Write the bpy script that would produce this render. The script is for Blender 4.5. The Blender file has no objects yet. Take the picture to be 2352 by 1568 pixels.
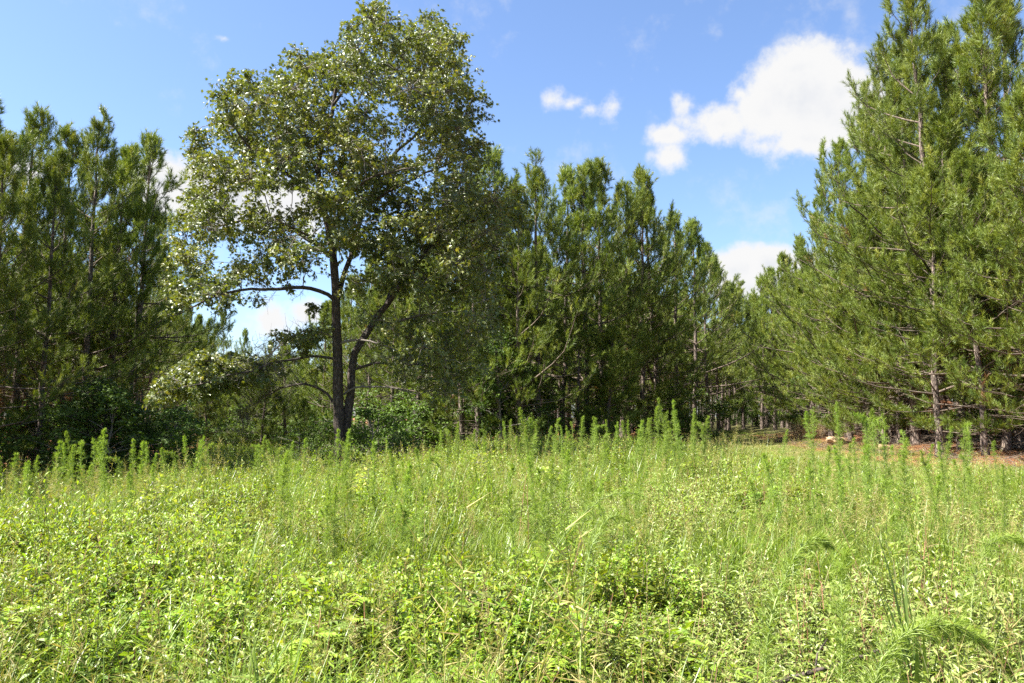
import bpy, math
import numpy as np
from mathutils import Vector

SC = bpy.context.scene
COL = SC.collection
R = np.random.default_rng(7)
rad = math.radians

# ------------------------------------------------------------------ camera
PITCH = rad(5.35)
EYE = 1.6
FPX = 28 / 36 * 2352
cam_d = bpy.data.cameras.new('camera')
cam_d.lens = 28; cam_d.sensor_width = 36; cam_d.clip_start = 0.05; cam_d.clip_end = 3000
cam = bpy.data.objects.new('camera', cam_d); COL.objects.link(cam)
cam.location = (0, 0, EYE); cam.rotation_euler = (math.pi / 2 + PITCH, 0, 0)
SC.camera = cam

# ------------------------------------------------------------------ light
SUN_EL, SUN_AZ = rad(54), rad(-99)        # azimuth clockwise from +Y (view direction); -104 = left, a little behind
sdir = np.array([math.sin(SUN_AZ) * math.cos(SUN_EL), math.cos(SUN_AZ) * math.cos(SUN_EL), math.sin(SUN_EL)])
sl = bpy.data.lights.new('sun', 'SUN'); sl.energy = 5.0; sl.angle = rad(0.53); sl.color = (1.0, 0.955, 0.87)
so = bpy.data.objects.new('sun', sl); COL.objects.link(so)
so.rotation_euler = Vector(sdir).to_track_quat('Z', 'Y').to_euler(); so.location = (-30, -10, 60)
SC.view_settings.view_transform = 'Standard'
try: SC.view_settings.look = 'None'
except Exception: pass
SC.view_settings.exposure = 2.1
SC.view_settings.gamma = 1.0
SC.view_settings.use_curve_mapping = False
SC.render.engine = 'CYCLES'
SC.cycles.max_bounces = 6; SC.cycles.diffuse_bounces = 4; SC.cycles.glossy_bounces = 2
SC.cycles.transmission_bounces = 4; SC.cycles.transparent_max_bounces = 4
SC.cycles.use_denoising = False
SC.cycles.sample_clamp_indirect = 4


def ray(u, v):
    x = (u - 1176) / FPX; y = (784 - v) / FPX
    c, s = math.cos(PITCH), math.sin(PITCH)
    return np.array([x, c - y * s, s + y * c])


def at(u, v, d):
    r = ray(u, v)
    return np.array([0, 0, EYE]) + r * (d / r[1])


def gx(u, d):
    return (u - 1176) / FPX * d


def hz(v, d):
    return at(1176, v, d)[2]


# ---- world: Nishita sky plus procedural cumulus fixed in direction
world = bpy.data.worlds.new('World'); SC.world = world; world.use_nodes = True
wn, wl = world.node_tree.nodes, world.node_tree.links
wn.clear()


def N(nodes, t, **kw):
    n = nodes.new(t)
    for k, v in kw.items(): setattr(n, k, v)
    return n


class NT:
    """tiny helper for math node graphs"""
    def __init__(s, tree): s.t = tree; s.n = tree.nodes; s.l = tree.links
    def put(s, sock, val):
        if isinstance(val, (int, float)): sock.default_value = val
        elif isinstance(val, (tuple, list)): sock.default_value = val
        else: s.l.new(val, sock)
    def m(s, op, a, b=None, c=None, clamp=False):
        n = s.n.new('ShaderNodeMath'); n.operation = op; n.use_clamp = clamp
        s.put(n.inputs[0], a)
        if b is not None: s.put(n.inputs[1], b)
        if c is not None: s.put(n.inputs[2], c)
        return n.outputs[0]
    def noise(s, vec, scale, detail=4, rough=0.55, w=None):
        n = s.n.new('ShaderNodeTexNoise'); s.put(n.inputs['Scale'], scale); s.put(n.inputs['Detail'], detail); s.put(n.inputs['Roughness'], rough)
        if vec is not None: s.l.new(vec, n.inputs['Vector'])
        return n
    def mix(s, f, a, b, blend='MIX'):
        n = s.n.new('ShaderNodeMix'); n.data_type = 'RGBA'; n.blend_type = blend
        s.put(n.inputs[0], f); s.put(n.inputs[6], a); s.put(n.inputs[7], b)
        return n.outputs[2]
    def ramp(s, f, stops, interp='LINEAR'):
        n = s.n.new('ShaderNodeValToRGB'); n.color_ramp.interpolation = interp
        e = n.color_ramp.elements
        while len(e) < len(stops): e.new(0.5)
        for k, (p, c) in enumerate(stops):
            e[k].position = p; e[k].color = tuple(c) + (1,) if len(c) == 3 else c
        s.put(n.inputs[0], f)
        return n.outputs[0]
    def smooth(s, x, lo, hi):
        n = s.n.new('ShaderNodeMapRange'); n.interpolation_type = 'SMOOTHSTEP'
        s.put(n.inputs[0], x); n.inputs[1].default_value = lo; n.inputs[2].default_value = hi
        return n.outputs[0]


w = NT(world.node_tree)
sky = wn.new('ShaderNodeTexSky'); sky.sky_type = 'NISHITA'; sky.sun_disc = False
sky.sun_elevation = SUN_EL; sky.sun_rotation = SUN_AZ
sky.air_density = 1.0; sky.dust_density = 0.9; sky.ozone_density = 1.6; sky.altitude = 60
tc = wn.new('ShaderNodeTexCoord')
sep = wn.new('ShaderNodeSeparateXYZ'); wl.new(tc.outputs['Generated'], sep.inputs[0])
az = w.m('ARCTAN2', sep.outputs[0], sep.outputs[1])
el = w.m('ARCSINE', sep.outputs[2])
nA = w.noise(tc.outputs['Generated'], 9.0, 8, 0.62)
nB = w.noise(tc.outputs['Generated'], 34.0, 6, 0.6)
nC = w.noise(tc.outputs['Generated'], 5.0, 3, 0.5)


def azel(u, v):
    r = ray(u, v); r = r / np.linalg.norm(r)
    return math.atan2(r[0], r[1]), math.asin(r[2])


# puffs: centre u, v, half width, half height (pixels of the view), weight
PUFFS = [(1845, 235, 150, 118, 1.12), (1925, 205, 105, 62, .95), (1760, 262, 105, 80, .9), (1975, 265, 130, 95, 1.0), (1822, 160, 80, 40, .85),
         (1660, 285, 110, 55, .8), (1540, 310, 75, 28, .55), (1580, 240, 45, 38, .5), (1545, 362, 55, 36, .62), (1850, 318, 135, 55, .85), (1950, 310, 110, 55, .85), (1700, 215, 60, 45, .55),
         (1268, 228, 46, 38, .54), (1318, 236, 50, 24, .50), (1352, 252, 38, 28, .50), (1408, 250, 40, 44, .56),
         (1688, 618, 70, 50, 1.05), (1765, 612, 60, 46, 1.05), (1720, 665, 120, 45, .9), (1850, 640, 120, 60, 1.0),
         (375, 420, 85, 75, 1.15), (455, 440, 110, 65, 1.1), (560, 450, 150, 75, 1.05), (660, 470, 120, 65, .95), (270, 395, 60, 45, .6), (700, 530, 60, 45, .7),
         (640, 740, 80, 50, .7), (700, 715, 60, 40, .75), (515, 88, 30, 12, .30), (60, 400, 80, 45, .6)]
# the same sky outside the frame: more fair-weather cumulus at the same heights
for k in range(22):
    a0 = math.pi * (0.32 + 1.36 * k / 21) + 0.15 * math.sin(k * 7.1)
    PUFFS.append(('dir', a0, rad(8 + 20 * abs(math.sin(k * 3.7))), 0.10 + 0.05 * math.sin(k * 5.3), 0.055, 0.95))
dens = None; under = None
for p in PUFFS:
    if p[0] == 'dir': _, a0, e0, wa, we, wt = p
    else:
        u, v, hu, hv, wt = p
        a0, e0 = azel(u, v); a1, _ = azel(u + hu, v); _, e1 = azel(u, v - hv)
        wa, we = abs(a1 - a0), abs(e1 - e0)
    da = w.m('SUBTRACT', az, a0)
    da = w.m('WRAP', da, math.pi, -math.pi)
    da = w.m('DIVIDE', da, wa)
    de = w.m('DIVIDE', w.m('SUBTRACT', el, e0), we)
    q = w.m('SQRT', w.m('ADD', w.m('MULTIPLY', da, da), w.m('MULTIPLY', de, de)))
    f = w.m('MULTIPLY', w.m('SUBTRACT', 1.52, q), wt)
    f = w.m('MAXIMUM', f, 0.0)
    dens = f if dens is None else w.m('SMOOTH_MAX', dens, f, 0.18)
warp = w.m('ADD', w.m('MULTIPLY', w.m('SUBTRACT', nA.outputs[0], 0.5), 2.3), w.m('MULTIPLY', w.m('SUBTRACT', nB.outputs[0], 0.5), 0.85))
dd = w.m('ADD', dens, warp)
gate = w.smooth(dens, 0.02, 0.3)
cov = w.m('MULTIPLY', w.smooth(dd, 0.24, 0.82), gate)
thick = w.smooth(w.m('ADD', dd, w.m('MULTIPLY', w.m('SUBTRACT', nC.outputs[0], 0.5), 1.2)), 0.9, 2.0)
# thick middle of a cloud is a shade greyer than its sunlit rim
ccol = w.mix(thick, (1.0, 1.0, 1.0, 1), (0.83, 0.86, 0.92, 1))
SKY_S, CLOUD_S = 0.057, 0.222
skyc = w.mix(1.0, sky.outputs[0], (0.90, 0.97, 1.10, 1), 'MULTIPLY')
bg1 = wn.new('ShaderNodeBackground'); wl.new(skyc, bg1.inputs[0]); bg1.inputs[1].default_value = SKY_S
bg2 = wn.new('ShaderNodeBackground'); wl.new(ccol, bg2.inputs[0]); bg2.inputs[1].default_value = CLOUD_S
mxs = wn.new('ShaderNodeMixShader'); wl.new(cov, mxs.inputs[0]); wl.new(bg1.outputs[0], mxs.inputs[1]); wl.new(bg2.outputs[0], mxs.inputs[2])
wo = wn.new('ShaderNodeOutputWorld'); wl.new(mxs.outputs[0], wo.inputs[0])


# ------------------------------------------------------------------ materials
def mat(name):
    m = bpy.data.materials.new(name); m.use_nodes = True
    m.node_tree.nodes.clear()
    return m, NT(m.node_tree)


def out(t, sh):
    o = t.n.new('ShaderNodeOutputMaterial'); t.l.new(sh, o.inputs[0])


def leaf_mat(name, stops, trans=0.4, tint=(1.3, 1.35, 0.5), rough=0.45, spec=0.45, inst=0.12, attr='var'):
    """stops: colour ramp over the per-leaf attribute"""
    m, t = mat(name)
    a = t.n.new('ShaderNodeAttribute'); a.attribute_name = attr
    oi = t.n.new('ShaderNodeObjectInfo')
    c = t.ramp(a.outputs['Fac'], stops)
    hs = t.n.new('ShaderNodeHueSaturation')
    hs.inputs['Saturation'].default_value = 1.0
    t.l.new(c, hs.inputs['Color'])
    t.put(hs.inputs['Value'], t.m('ADD', t.m('MULTIPLY', t.m('SUBTRACT', oi.outputs['Random'], 0.5), inst * 2.2), 1.0))
    t.put(hs.inputs['Hue'], t.m('ADD', t.m('MULTIPLY', t.m('SUBTRACT', oi.outputs['Random'], 0.5), inst * 0.09), 0.5))
    p = t.n.new('ShaderNodeBsdfPrincipled')
    t.l.new(hs.outputs[0], p.inputs['Base Color']); p.inputs['Roughness'].default_value = rough
    p.inputs['Specular IOR Level'].default_value = spec
    tr = t.n.new('ShaderNodeBsdfTranslucent')
    t.l.new(t.mix(1.0, hs.outputs[0], tuple(tint) + (1,), 'MULTIPLY'), tr.inputs[0])
    mx = t.n.new('ShaderNodeMixShader'); mx.inputs[0].default_value = trans
    t.l.new(p.outputs[0], mx.inputs[1]); t.l.new(tr.outputs[0], mx.inputs[2])
    out(t, mx.outputs[0])
    return m


def bark_mat(name, c1, c2, sx=14, sz=2.5, bump=0.6):
    m, t = mat(name)
    g = t.n.new('ShaderNodeTexCoord')
    mp = t.n.new('ShaderNodeMapping'); mp.inputs['Scale'].default_value = (sx, sx, sz)
    t.l.new(g.outputs['Object'], mp.inputs[0])
    v = t.n.new('ShaderNodeTexVoronoi'); v.feature = 'DISTANCE_TO_EDGE'; v.inputs['Scale'].default_value = 1.0
    n = t.noise(mp.outputs[0], 1.6, 5, 0.65)
    add = t.n.new('ShaderNodeVectorMath'); add.operation = 'ADD'
    t.l.new(mp.outputs[0], add.inputs[0]); t.l.new(n.outputs['Color'], add.inputs[1])
    t.l.new(add.outputs[0], v.inputs['Vector'])
    crack = t.smooth(v.outputs['Distance'], 0.0, 0.22)
    base = t.mix(n.outputs[0], tuple(c1) + (1,), tuple(c2) + (1,))
    lich = t.smooth(t.noise(g.outputs['Object'], 5.0, 4, 0.6).outputs[0], 0.55, 0.68)
    base = t.mix(t.m('MULTIPLY', lich, 0.35), base, (0.30, 0.30, 0.24, 1))
    col = t.mix(crack, t.mix(0.75, base, (0.03, 0.02, 0.015, 1)), base)
    p = t.n.new('ShaderNodeBsdfPrincipled'); t.l.new(col, p.inputs['Base Color']); p.inputs['Roughness'].default_value = 0.9
    b = t.n.new('ShaderNodeBump'); b.inputs['Strength'].default_value = bump; b.inputs['Distance'].default_value = 0.03
    t.l.new(t.m('ADD', crack, t.m('MULTIPLY', n.outputs[0], 0.5)), b.inputs['Height']); t.l.new(b.outputs[0], p.inputs['Normal'])
    out(t, p.outputs[0])
    return m


M = {}
M['needle'] = leaf_mat('pine_needles', [(0.0, (0.050, 0.092, 0.015)), (0.45, (0.138, 0.188, 0.028)), (0.85, (0.235, 0.272, 0.042)), (0.955, (0.26, 0.26, 0.05)), (0.975, (0.20, 0.11, 0.045)), (1.0, (0.22, 0.12, 0.05))],
                       trans=0.22, tint=(1.35, 1.3, 0.5), rough=0.48, spec=0.35, inst=0.10)
M['oakleaf'] = leaf_mat('oak_leaves', [(0.0, (0.06, 0.092, 0.022)), (0.5, (0.115, 0.145, 0.030)), (0.85, (0.16, 0.185, 0.036)), (1.0, (0.20, 0.19, 0.045))],
                        trans=0.27, tint=(1.6, 1.5, 0.45), rough=0.46, spec=0.8, inst=0.0)
M['gumleaf'] = leaf_mat('sweetgum_leaves', [(0.0, (0.04, 0.075, 0.014)), (0.5, (0.07, 0.12, 0.02)), (1.0, (0.12, 0.18, 0.028))], trans=0.25, rough=0.55, spec=0.18, inst=0.2)
M['yellowleaf'] = leaf_mat('yellow_green_leaves', [(0.0, (0.20, 0.28, 0.05)), (0.7, (0.36, 0.42, 0.09)), (1.0, (0.50, 0.46, 0.12))], trans=0.4, rough=0.4, spec=0.5, inst=0.1)
M['weed'] = leaf_mat('weed_leaves', [(0.0, (0.080, 0.138, 0.016)), (0.45, (0.150, 0.225, 0.022)), (0.8, (0.215, 0.285, 0.030)), (0.95, (0.26, 0.31, 0.045)), (0.985, (0.34, 0.26, 0.05)), (1.0, (0.40, 0.12, 0.03))],
                     trans=0.36, tint=(1.35, 1.3, 0.35), rough=0.42, spec=0.42, inst=0.42)
M['paleweed'] = leaf_mat('pale_weed_leaves', [(0.0, (0.11, 0.165, 0.03)), (0.6, (0.195, 0.255, 0.045)), (1.0, (0.32, 0.37, 0.11))], trans=0.35, tint=(1.2, 1.25, 0.5), rough=0.42, spec=0.5, inst=0.18)
M['grass'] = leaf_mat('grass_blades', [(0.0, (0.09, 0.15, 0.020)), (0.5, (0.155, 0.225, 0.028)), (0.85, (0.225, 0.28, 0.04)), (0.96, (0.30, 0.30, 0.08)), (1.0, (0.38, 0.32, 0.16))],
                      trans=0.38, tint=(1.25, 1.3, 0.45), rough=0.4, spec=0.5, inst=0.18)
M['drygrass'] = leaf_mat('dry_grass_blades', [(0.0, (0.30, 0.22, 0.11)), (0.6, (0.44, 0.34, 0.19)), (1.0, (0.55, 0.42, 0.25))], trans=0.25, tint=(1, 1, .8), rough=0.6, spec=0.2, inst=0.15)
M['seed'] = leaf_mat('grass_seed_heads', [(0.0, (0.30, 0.22, 0.09)), (0.6, (0.36, 0.33, 0.12)), (1.0, (0.45, 0.36, 0.18))], trans=0.3, rough=0.6, spec=0.2, inst=0.1)
M['fennel'] = leaf_mat('dog_fennel_threads', [(0.0, (0.12, 0.20, 0.024)), (0.6, (0.20, 0.295, 0.038)), (1.0, (0.30, 0.385, 0.06))], trans=0.42, tint=(1.25, 1.25, 0.45), rough=0.5, spec=0.3, inst=0.12)
M['fstem'] = leaf_mat('dog_fennel_stem', [(0.0, (0.16, 0.22, 0.06)), (1.0, (0.24, 0.28, 0.10))], trans=0.0, rough=0.6, spec=0.3, inst=0.2)
M['stem'] = leaf_mat('weed_stems', [(0.0, (0.12, 0.15, 0.05)), (0.7, (0.2, 0.16, 0.08)), (1.0, (0.26, 0.12, 0.07))], trans=0.0, rough=0.6, spec=0.3, inst=0.2)
M['straw'] = leaf_mat('fallen_pine_needles', [(0.0, (0.22, 0.10, 0.045)), (0.6, (0.34, 0.17, 0.075)), (1.0, (0.45, 0.27, 0.14))], trans=0.1, tint=(1, 1, 1), rough=0.6, spec=0.3, inst=0.2)
M['twig'] = bark_mat('grey_twigs', (0.14, 0.12, 0.095), (0.26, 0.235, 0.20), 20, 20, 0.2)
M['pinetwig'] = bark_mat('pine_branch_bark', (0.09, 0.062, 0.04), (0.20, 0.155, 0.115), 12, 12, 0.3)
M['pinebark'] = bark_mat('pine_trunk_bark', (0.13, 0.09, 0.07), (0.26, 0.205, 0.165), 9, 3.2, 1.0)
M['oakbark'] = bark_mat('oak_trunk_bark', (0.055, 0.038, 0.028), (0.125, 0.095, 0.075), 16, 4, 1.0)

# ground: soil, litter and short growth in the clearing, red-brown straw under the pines
m, t = mat('ground_soil_and_litter')
g = t.n.new('ShaderNodeNewGeometry')
a = t.n.new('ShaderNodeAttribute'); a.attribute_name = 'straw'
n1 = t.noise(g.outputs['Position'], 0.55, 5, 0.6); n2 = t.noise(g.outputs['Position'], 9.0, 6, 0.7); n3 = t.noise(g.outputs['Position'], 60.0, 3, 0.7)
f = t.ramp(n2.outputs[0], [(0.3, (0.05, 0.055, 0.02)), (0.5, (0.10, 0.10, 0.035)), (0.7, (0.17, 0.14, 0.07))])
fw = t.ramp(n2.outputs[0], [(0.28, (0.13, 0.055, 0.03)), (0.5, (0.27, 0.125, 0.06)), (0.72, (0.40, 0.22, 0.12))])
k = t.smooth(t.m('ADD', a.outputs['Fac'], t.m('MULTIPLY', t.m('SUBTRACT', n1.outputs[0], 0.5), 0.9)), 0.35, 0.7)
c = t.mix(k, f, fw)
c = t.mix(t.m('MULTIPLY', n3.outputs[0], 0.5), c, t.mix(1.0, c, (0.45, 0.42, 0.4, 1), 'MULTIPLY'))
p = t.n.new('ShaderNodeBsdfPrincipled'); t.l.new(c, p.inputs['Base Color']); p.inputs['Roughness'].default_value = 0.95; p.inputs['Specular IOR Level'].default_value = 0.15
b = t.n.new('ShaderNodeBump'); b.inputs['Strength'].default_value = 0.8; b.inputs['Distance'].default_value = 0.05
t.l.new(n2.outputs[0], b.inputs['Height']); t.l.new(b.outputs[0], p.inputs['Normal'])
out(t, p.outputs[0]); M['ground'] = m

m, t = mat('sandstone')
g = t.n.new('ShaderNodeTexCoord'); n1 = t.noise(g.outputs['Object'], 3.0, 6, 0.65); n2 = t.noise(g.outputs['Object'], 25.0, 5, 0.7)
c = t.ramp(t.m('ADD', t.m('MULTIPLY', n1.outputs[0], 0.7), t.m('MULTIPLY', n2.outputs[0], 0.3)), [(0.3, (0.16, 0.09, 0.045)), (0.5, (0.30, 0.20, 0.11)), (0.7, (0.42, 0.31, 0.19))])
p = t.n.new('ShaderNodeBsdfPrincipled'); t.l.new(c, p.inputs['Base Color']); p.inputs['Roughness'].default_value = 0.9
b = t.n.new('ShaderNodeBump'); b.inputs['Strength'].default_value = 0.8; b.inputs['Distance'].default_value = 0.04
t.l.new(n2.outputs[0], b.inputs['Height']); t.l.new(b.outputs[0], p.inputs['Normal'])
out(t, p.outputs[0]); M['rock'] = m


# ------------------------------------------------------------------ mesh tools (numpy)
def norm(v): return v / np.maximum(np.linalg.norm(v, axis=-1, keepdims=True), 1e-9)


def frames(d, roll=None, up=(0, 0, 1)):
    """columns x, y(=d), z ; z as near to up as it can be, then rolled about d"""
    d = norm(np.asarray(d, float)); n = len(d)
    u = np.broadcast_to(np.asarray(up, float), d.shape).copy()
    par = np.abs((d * u).sum(1)) > 0.98
    u[par] = (1, 0.02, 0)
    x = norm(np.cross(d, u)); z = np.cross(x, d)
    if roll is not None:
        c, s = np.cos(roll)[:, None], np.sin(roll)[:, None]
        x, z = c * x + s * z, -s * x + c * z
    return np.stack([x, d, z], axis=2)


class Geo:
    def __init__(s): s.V = []; s.T = []; s.A = []; s.Mi = []; s.n = 0
    def add(s, v, t, var=0.5, mi=0):
        v = np.asarray(v, float).reshape(-1, 3); t = np.asarray(t, int).reshape(-1, 3)
        s.V.append(v); s.T.append(t + s.n); s.n += len(v)
        s.A.append(np.broadcast_to(np.asarray(var, float), (len(t),)).copy() if np.ndim(var) == 0 else np.asarray(var, float))
        s.Mi.append(np.full(len(t), mi, int))
    def stamp(s, tv, tt, pos, fr, sc, var, mi=0, sc3=None):
        n, k = len(pos), len(tv)
        if n == 0: return
        loc = np.asarray(tv, float)[None] * np.broadcast_to(np.asarray(sc, float), (n,)).reshape(n, 1, 1)
        if sc3 is not None: loc = loc * sc3[:, None, :]
        v = np.einsum('nij,nkj->nki', fr, loc) + pos[:, None, :]
        t = (np.asarray(tt)[None] + (np.arange(n) * k)[:, None, None]).reshape(-1, 3)
        s.add(v.reshape(-1, 3), t, np.repeat(np.asarray(var, float), len(tt)), mi)
    def tubes(s, P, Rr, sides=4, var=0.5, mi=0):
        """P n,m,3 polylines; Rr n,m radii"""
        P = np.asarray(P, float); Rr = np.asarray(Rr, float)
        n, m, _ = P.shape
        d = np.gradient(P, axis=1); d = norm(d)
        ref = np.broadcast_to(np.array([0.31, 0.95, 0.05]), d.shape).copy()
        bad = np.abs((d * ref).sum(-1)) > 0.9; ref[bad] = (0.9, -0.1, 0.4)
        x = norm(np.cross(d, ref)); y = np.cross(d, x)
        an = np.arange(sides) * 2 * math.pi / sides
        ring = x[:, :, None] * np.cos(an)[None, None, :, None] + y[:, :, None] * np.sin(an)[None, None, :, None]
        V = P[:, :, None] + ring * Rr[:, :, None, None]
        j = np.arange(sides); i = np.arange(m - 1)
        a = (i[:, None] * sides + j[None]).ravel(); b = (i[:, None] * sides + (j[None] + 1) % sides).ravel()
        c = a + sides; e = b + sides
        tt = np.concatenate([np.stack([a, b, e], 1), np.stack([a, e, c], 1)])
        T = (tt[None] + (np.arange(n) * m * sides)[:, None, None]).reshape(-1, 3)
        s.add(V.reshape(-1, 3), T, var, mi)
    def mesh(s, name, mats, smooth=False):
        me = bpy.data.meshes.new(name)
        V = np.concatenate(s.V); T = np.concatenate(s.T); A = np.concatenate(s.A); Mi = np.concatenate(s.Mi)
        me.vertices.add(len(V)); me.vertices.foreach_set('co', V.astype(np.float32).ravel())
        me.loops.add(T.size); me.loops.foreach_set('vertex_index', T.astype(np.int32).ravel())
        me.polygons.add(len(T)); me.polygons.foreach_set('loop_start', (np.arange(len(T)) * 3).astype(np.int32))
        me.polygons.foreach_set('loop_total', np.full(len(T), 3, np.int32))
        me.polygons.foreach_set('material_index', Mi.astype(np.int32))
        me.polygons.foreach_set('use_smooth', np.full(len(T), smooth, bool))
        at_ = me.attributes.new('var', 'FLOAT', 'FACE'); at_.data.foreach_set('value', A.astype(np.float32))
        for x in mats: me.materials.append(x)
        me.update(calc_edges=True)
        return me


def put(name, me, parent=None, loc=None):
    o = bpy.data.objects.new(name, me); COL.objects.link(o)
    if parent is not None: o.parent = parent
    if loc is not None: o.location = loc
    return o


def tag(o, label=None, cat=None, group=None, kind=None):
    if label: o['label'] = label
    if cat: o['category'] = cat
    if group: o['group'] = group
    if kind: o['kind'] = kind
    return o


# leaf templates: base at origin, blade along +Y, upper face +Z
def leaf_simple(wd=0.28, fold=0.10, droop=0.12):
    v = [(0, 0, 0), (-wd, .42, fold), (wd, .42, fold), (0, 1, -droop), (0, .5, 0), (-wd * .55, .78, fold * .4 - droop * .5), (wd * .55, .78, fold * .4 - droop * .5)]
    t = [(0, 4, 1), (0, 2, 4), (1, 4, 5), (4, 3, 5), (2, 6, 4), (4, 6, 3)]
    return np.array(v), np.array(t)


def leaf_lobed(nl=5, spread=1.9, narrow=0.35, droop=0.15):
    """star shaped blade: lobes fan from the centre (oak, sweetgum)"""
    c = (0, .38, 0); v = [c, (0, 0, 0)]
    for k in range(nl):
        a = (k / (nl - 1) - .5) * 2 * spread
        L = .62 if nl == 5 and k == 2 else (.5 if k in (1, nl - 2) else .34)
        v.append((math.sin(a) * L * 1.05, .38 + math.cos(a) * L, -droop * (L ** 2) * 2))
        if k < nl - 1:
            a2 = ((k + .5) / (nl - 1) - .5) * 2 * spread
            v.append((math.sin(a2) * narrow * .55, .38 + math.cos(a2) * narrow * .6, .03))
    t = []
    for i in range(1, len(v) - 1): t.append((0, i + 1, i))
    t.append((0, 1, len(v) - 1))
    return np.array(v), np.array(t)


SIMPLE = leaf_simple(); NARROW = leaf_simple(0.13, 0.05, 0.15); ROUND = leaf_simple(0.36, 0.12, 0.1)
OAK = leaf_lobed(5, 1.75, 0.36, 0.16); GUM = leaf_lobed(5, 2.1, 0.42, 0.1)
TH = (np.array([(-.5, 0, 0), (.5, 0, 0), (0, 1, 0)]), np.array([(0, 1, 2)]))           # thread: width x, length y


def vnoise(x, y, s, seed=0):
    x = np.asarray(x) / s + seed * 17.3; y = np.asarray(y) / s - seed * 9.1
    xi, yi = np.floor(x).astype(int), np.floor(y).astype(int); fx, fy = x - xi, y - yi
    fx = fx * fx * (3 - 2 * fx); fy = fy * fy * (3 - 2 * fy)
    def h(i, j):
        n = (i * 374761393 + j * 668265263 + seed * 1442695) & 0x7fffffff
        n = ((n ^ (n >> 13)) * 1274126177) & 0x7fffffff
        return ((n ^ (n >> 16)) & 0xffff) / 65535.
    return (h(xi, yi) * (1 - fx) + h(xi + 1, yi) * fx) * (1 - fy) + (h(xi, yi + 1) * (1 - fx) + h(xi + 1, yi + 1) * fx) * fy


# ------------------------------------------------------------------ terrain
def wallx(y):
    """x of the foot of the right-hand wood"""
    return np.interp(y, [0, 20, 28, 40, 60, 80, 120], [15, 15.3, 15.6, 17.6, 21.0, 23.5, 27])


def leftx(y):
    return np.interp(y, [0, 20, 30, 40, 60, 105, 140], [-24, -23, -20.5, -18, -23, -34, -42])


def height(x, y):
    x = np.asarray(x, float); y = np.asarray(y, float)
    h = 0.10 * (vnoise(x, y, 6.0, 3) - .5) + 0.22 * (vnoise(x, y, 17.0, 5) - .5)
    bank = np.clip((x - wallx(y) + 3.0) / 6.0, 0, 1); bank = bank * bank * (3 - 2 * bank)
    h = h + 0.45 * bank * np.clip((y - 22) / 12, 0, 1)
    q = np.clip((-x - 3.5 + (y - 12) * .25 - 1.0 * np.clip((y - 24) / 6, 0, 4)) / 7, 0, 1) * np.clip((y - 8) / 8, 0, 1)
    h = h - 0.95 * q * q * (3 - 2 * q)
    near = np.clip(np.hypot(x, y) / 4.0, 0, 1)
    return h * near


def ground():
    xs = np.concatenate([np.linspace(-700, -75, 14)[:-1], np.arange(-75, 75.1, 0.75), np.linspace(75, 700, 14)[1:]])
    ys = np.concatenate([np.linspace(-400, -12, 8)[:-1], np.arange(-12, 150.1, 0.75), np.linspace(150, 1200, 16)[1:]])
    X, Y = np.meshgrid(xs, ys); Z = height(X, Y)
    V = np.stack([X, Y, Z], -1).reshape(-1, 3); nx = len(xs)
    i, j = np.meshgrid(np.arange(len(ys) - 1), np.arange(nx - 1), indexing='ij')
    a = (i * nx + j).ravel()
    T = np.concatenate([np.stack([a, a + 1, a + nx + 1], 1), np.stack([a, a + nx + 1, a + nx], 1)])
    G = Geo(); G.add(V, T); me = G.mesh('ground', [M['ground']], True)
    x, y = V[:, 0], V[:, 1]
    s = np.maximum(np.clip((x - wallx(y) + 2.4) / 3.5, 0, 1) * np.clip((70 - y) / 15, 0, 1), np.clip((leftx(y) - x) / 3 + 0.5, 0, 1))
    xb = np.interp(y, [38, 42, 50, 60, 75, 85], [-4, -4, 4, 10, 17, 20])       # foot of the middle wood
    s = np.maximum(s, np.clip((xb - x) / 3 + .5, 0, 1) * np.clip((x + 9) / 6, 0, 1) * np.clip((y - 38 - np.abs(np.minimum(x + 6, 0)) * .9) / 4, 0, 1))
    a_ = me.attributes.new('straw', 'FLOAT', 'POINT'); a_.data.foreach_set('value', s.astype(np.float32))
    o = put('ground', me); tag(o, kind='structure')


ground()


def gp(x, y, dz=0.0): return np.array([x, y, float(height(x, y)) + dz])


# ------------------------------------------------------------------ oak
OD = 28.0
def poly(pts, d=OD):
    """pts: (u, v, dy) in view pixels at the oak's distance plus a depth offset in metres"""
    return np.array([at(p[0], p[1], d + p[2]) for p in pts])


def resample(P, step):
    seg = np.linalg.norm(np.diff(P, axis=0), axis=1); L = np.concatenate([[0], np.cumsum(seg)])
    n = max(3, int(L[-1] / step) + 1); s = np.linspace(0, L[-1], n)
    # smooth the polyline with catmull-like averaging
    Q = np.stack([np.interp(s, L, P[:, k]) for k in range(3)], 1)
    for _ in range(2): Q[1:-1] = 0.25 * Q[:-2] + 0.5 * Q[1:-1] + 0.25 * Q[2:]
    return Q


def inside(poly_, x, y):
    p = np.asarray(poly_, float); c = np.zeros(np.shape(x), bool); j = len(p) - 1
    for i in range(len(p)):
        xi, yi, xj, yj = *p[i], *p[j]
        hit = ((yi > y) != (yj > y)) & (x < (xj - xi) * (y - yi) / (yj - yi + 1e-9) + xi)
        c ^= hit; j = i
    return c


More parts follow.
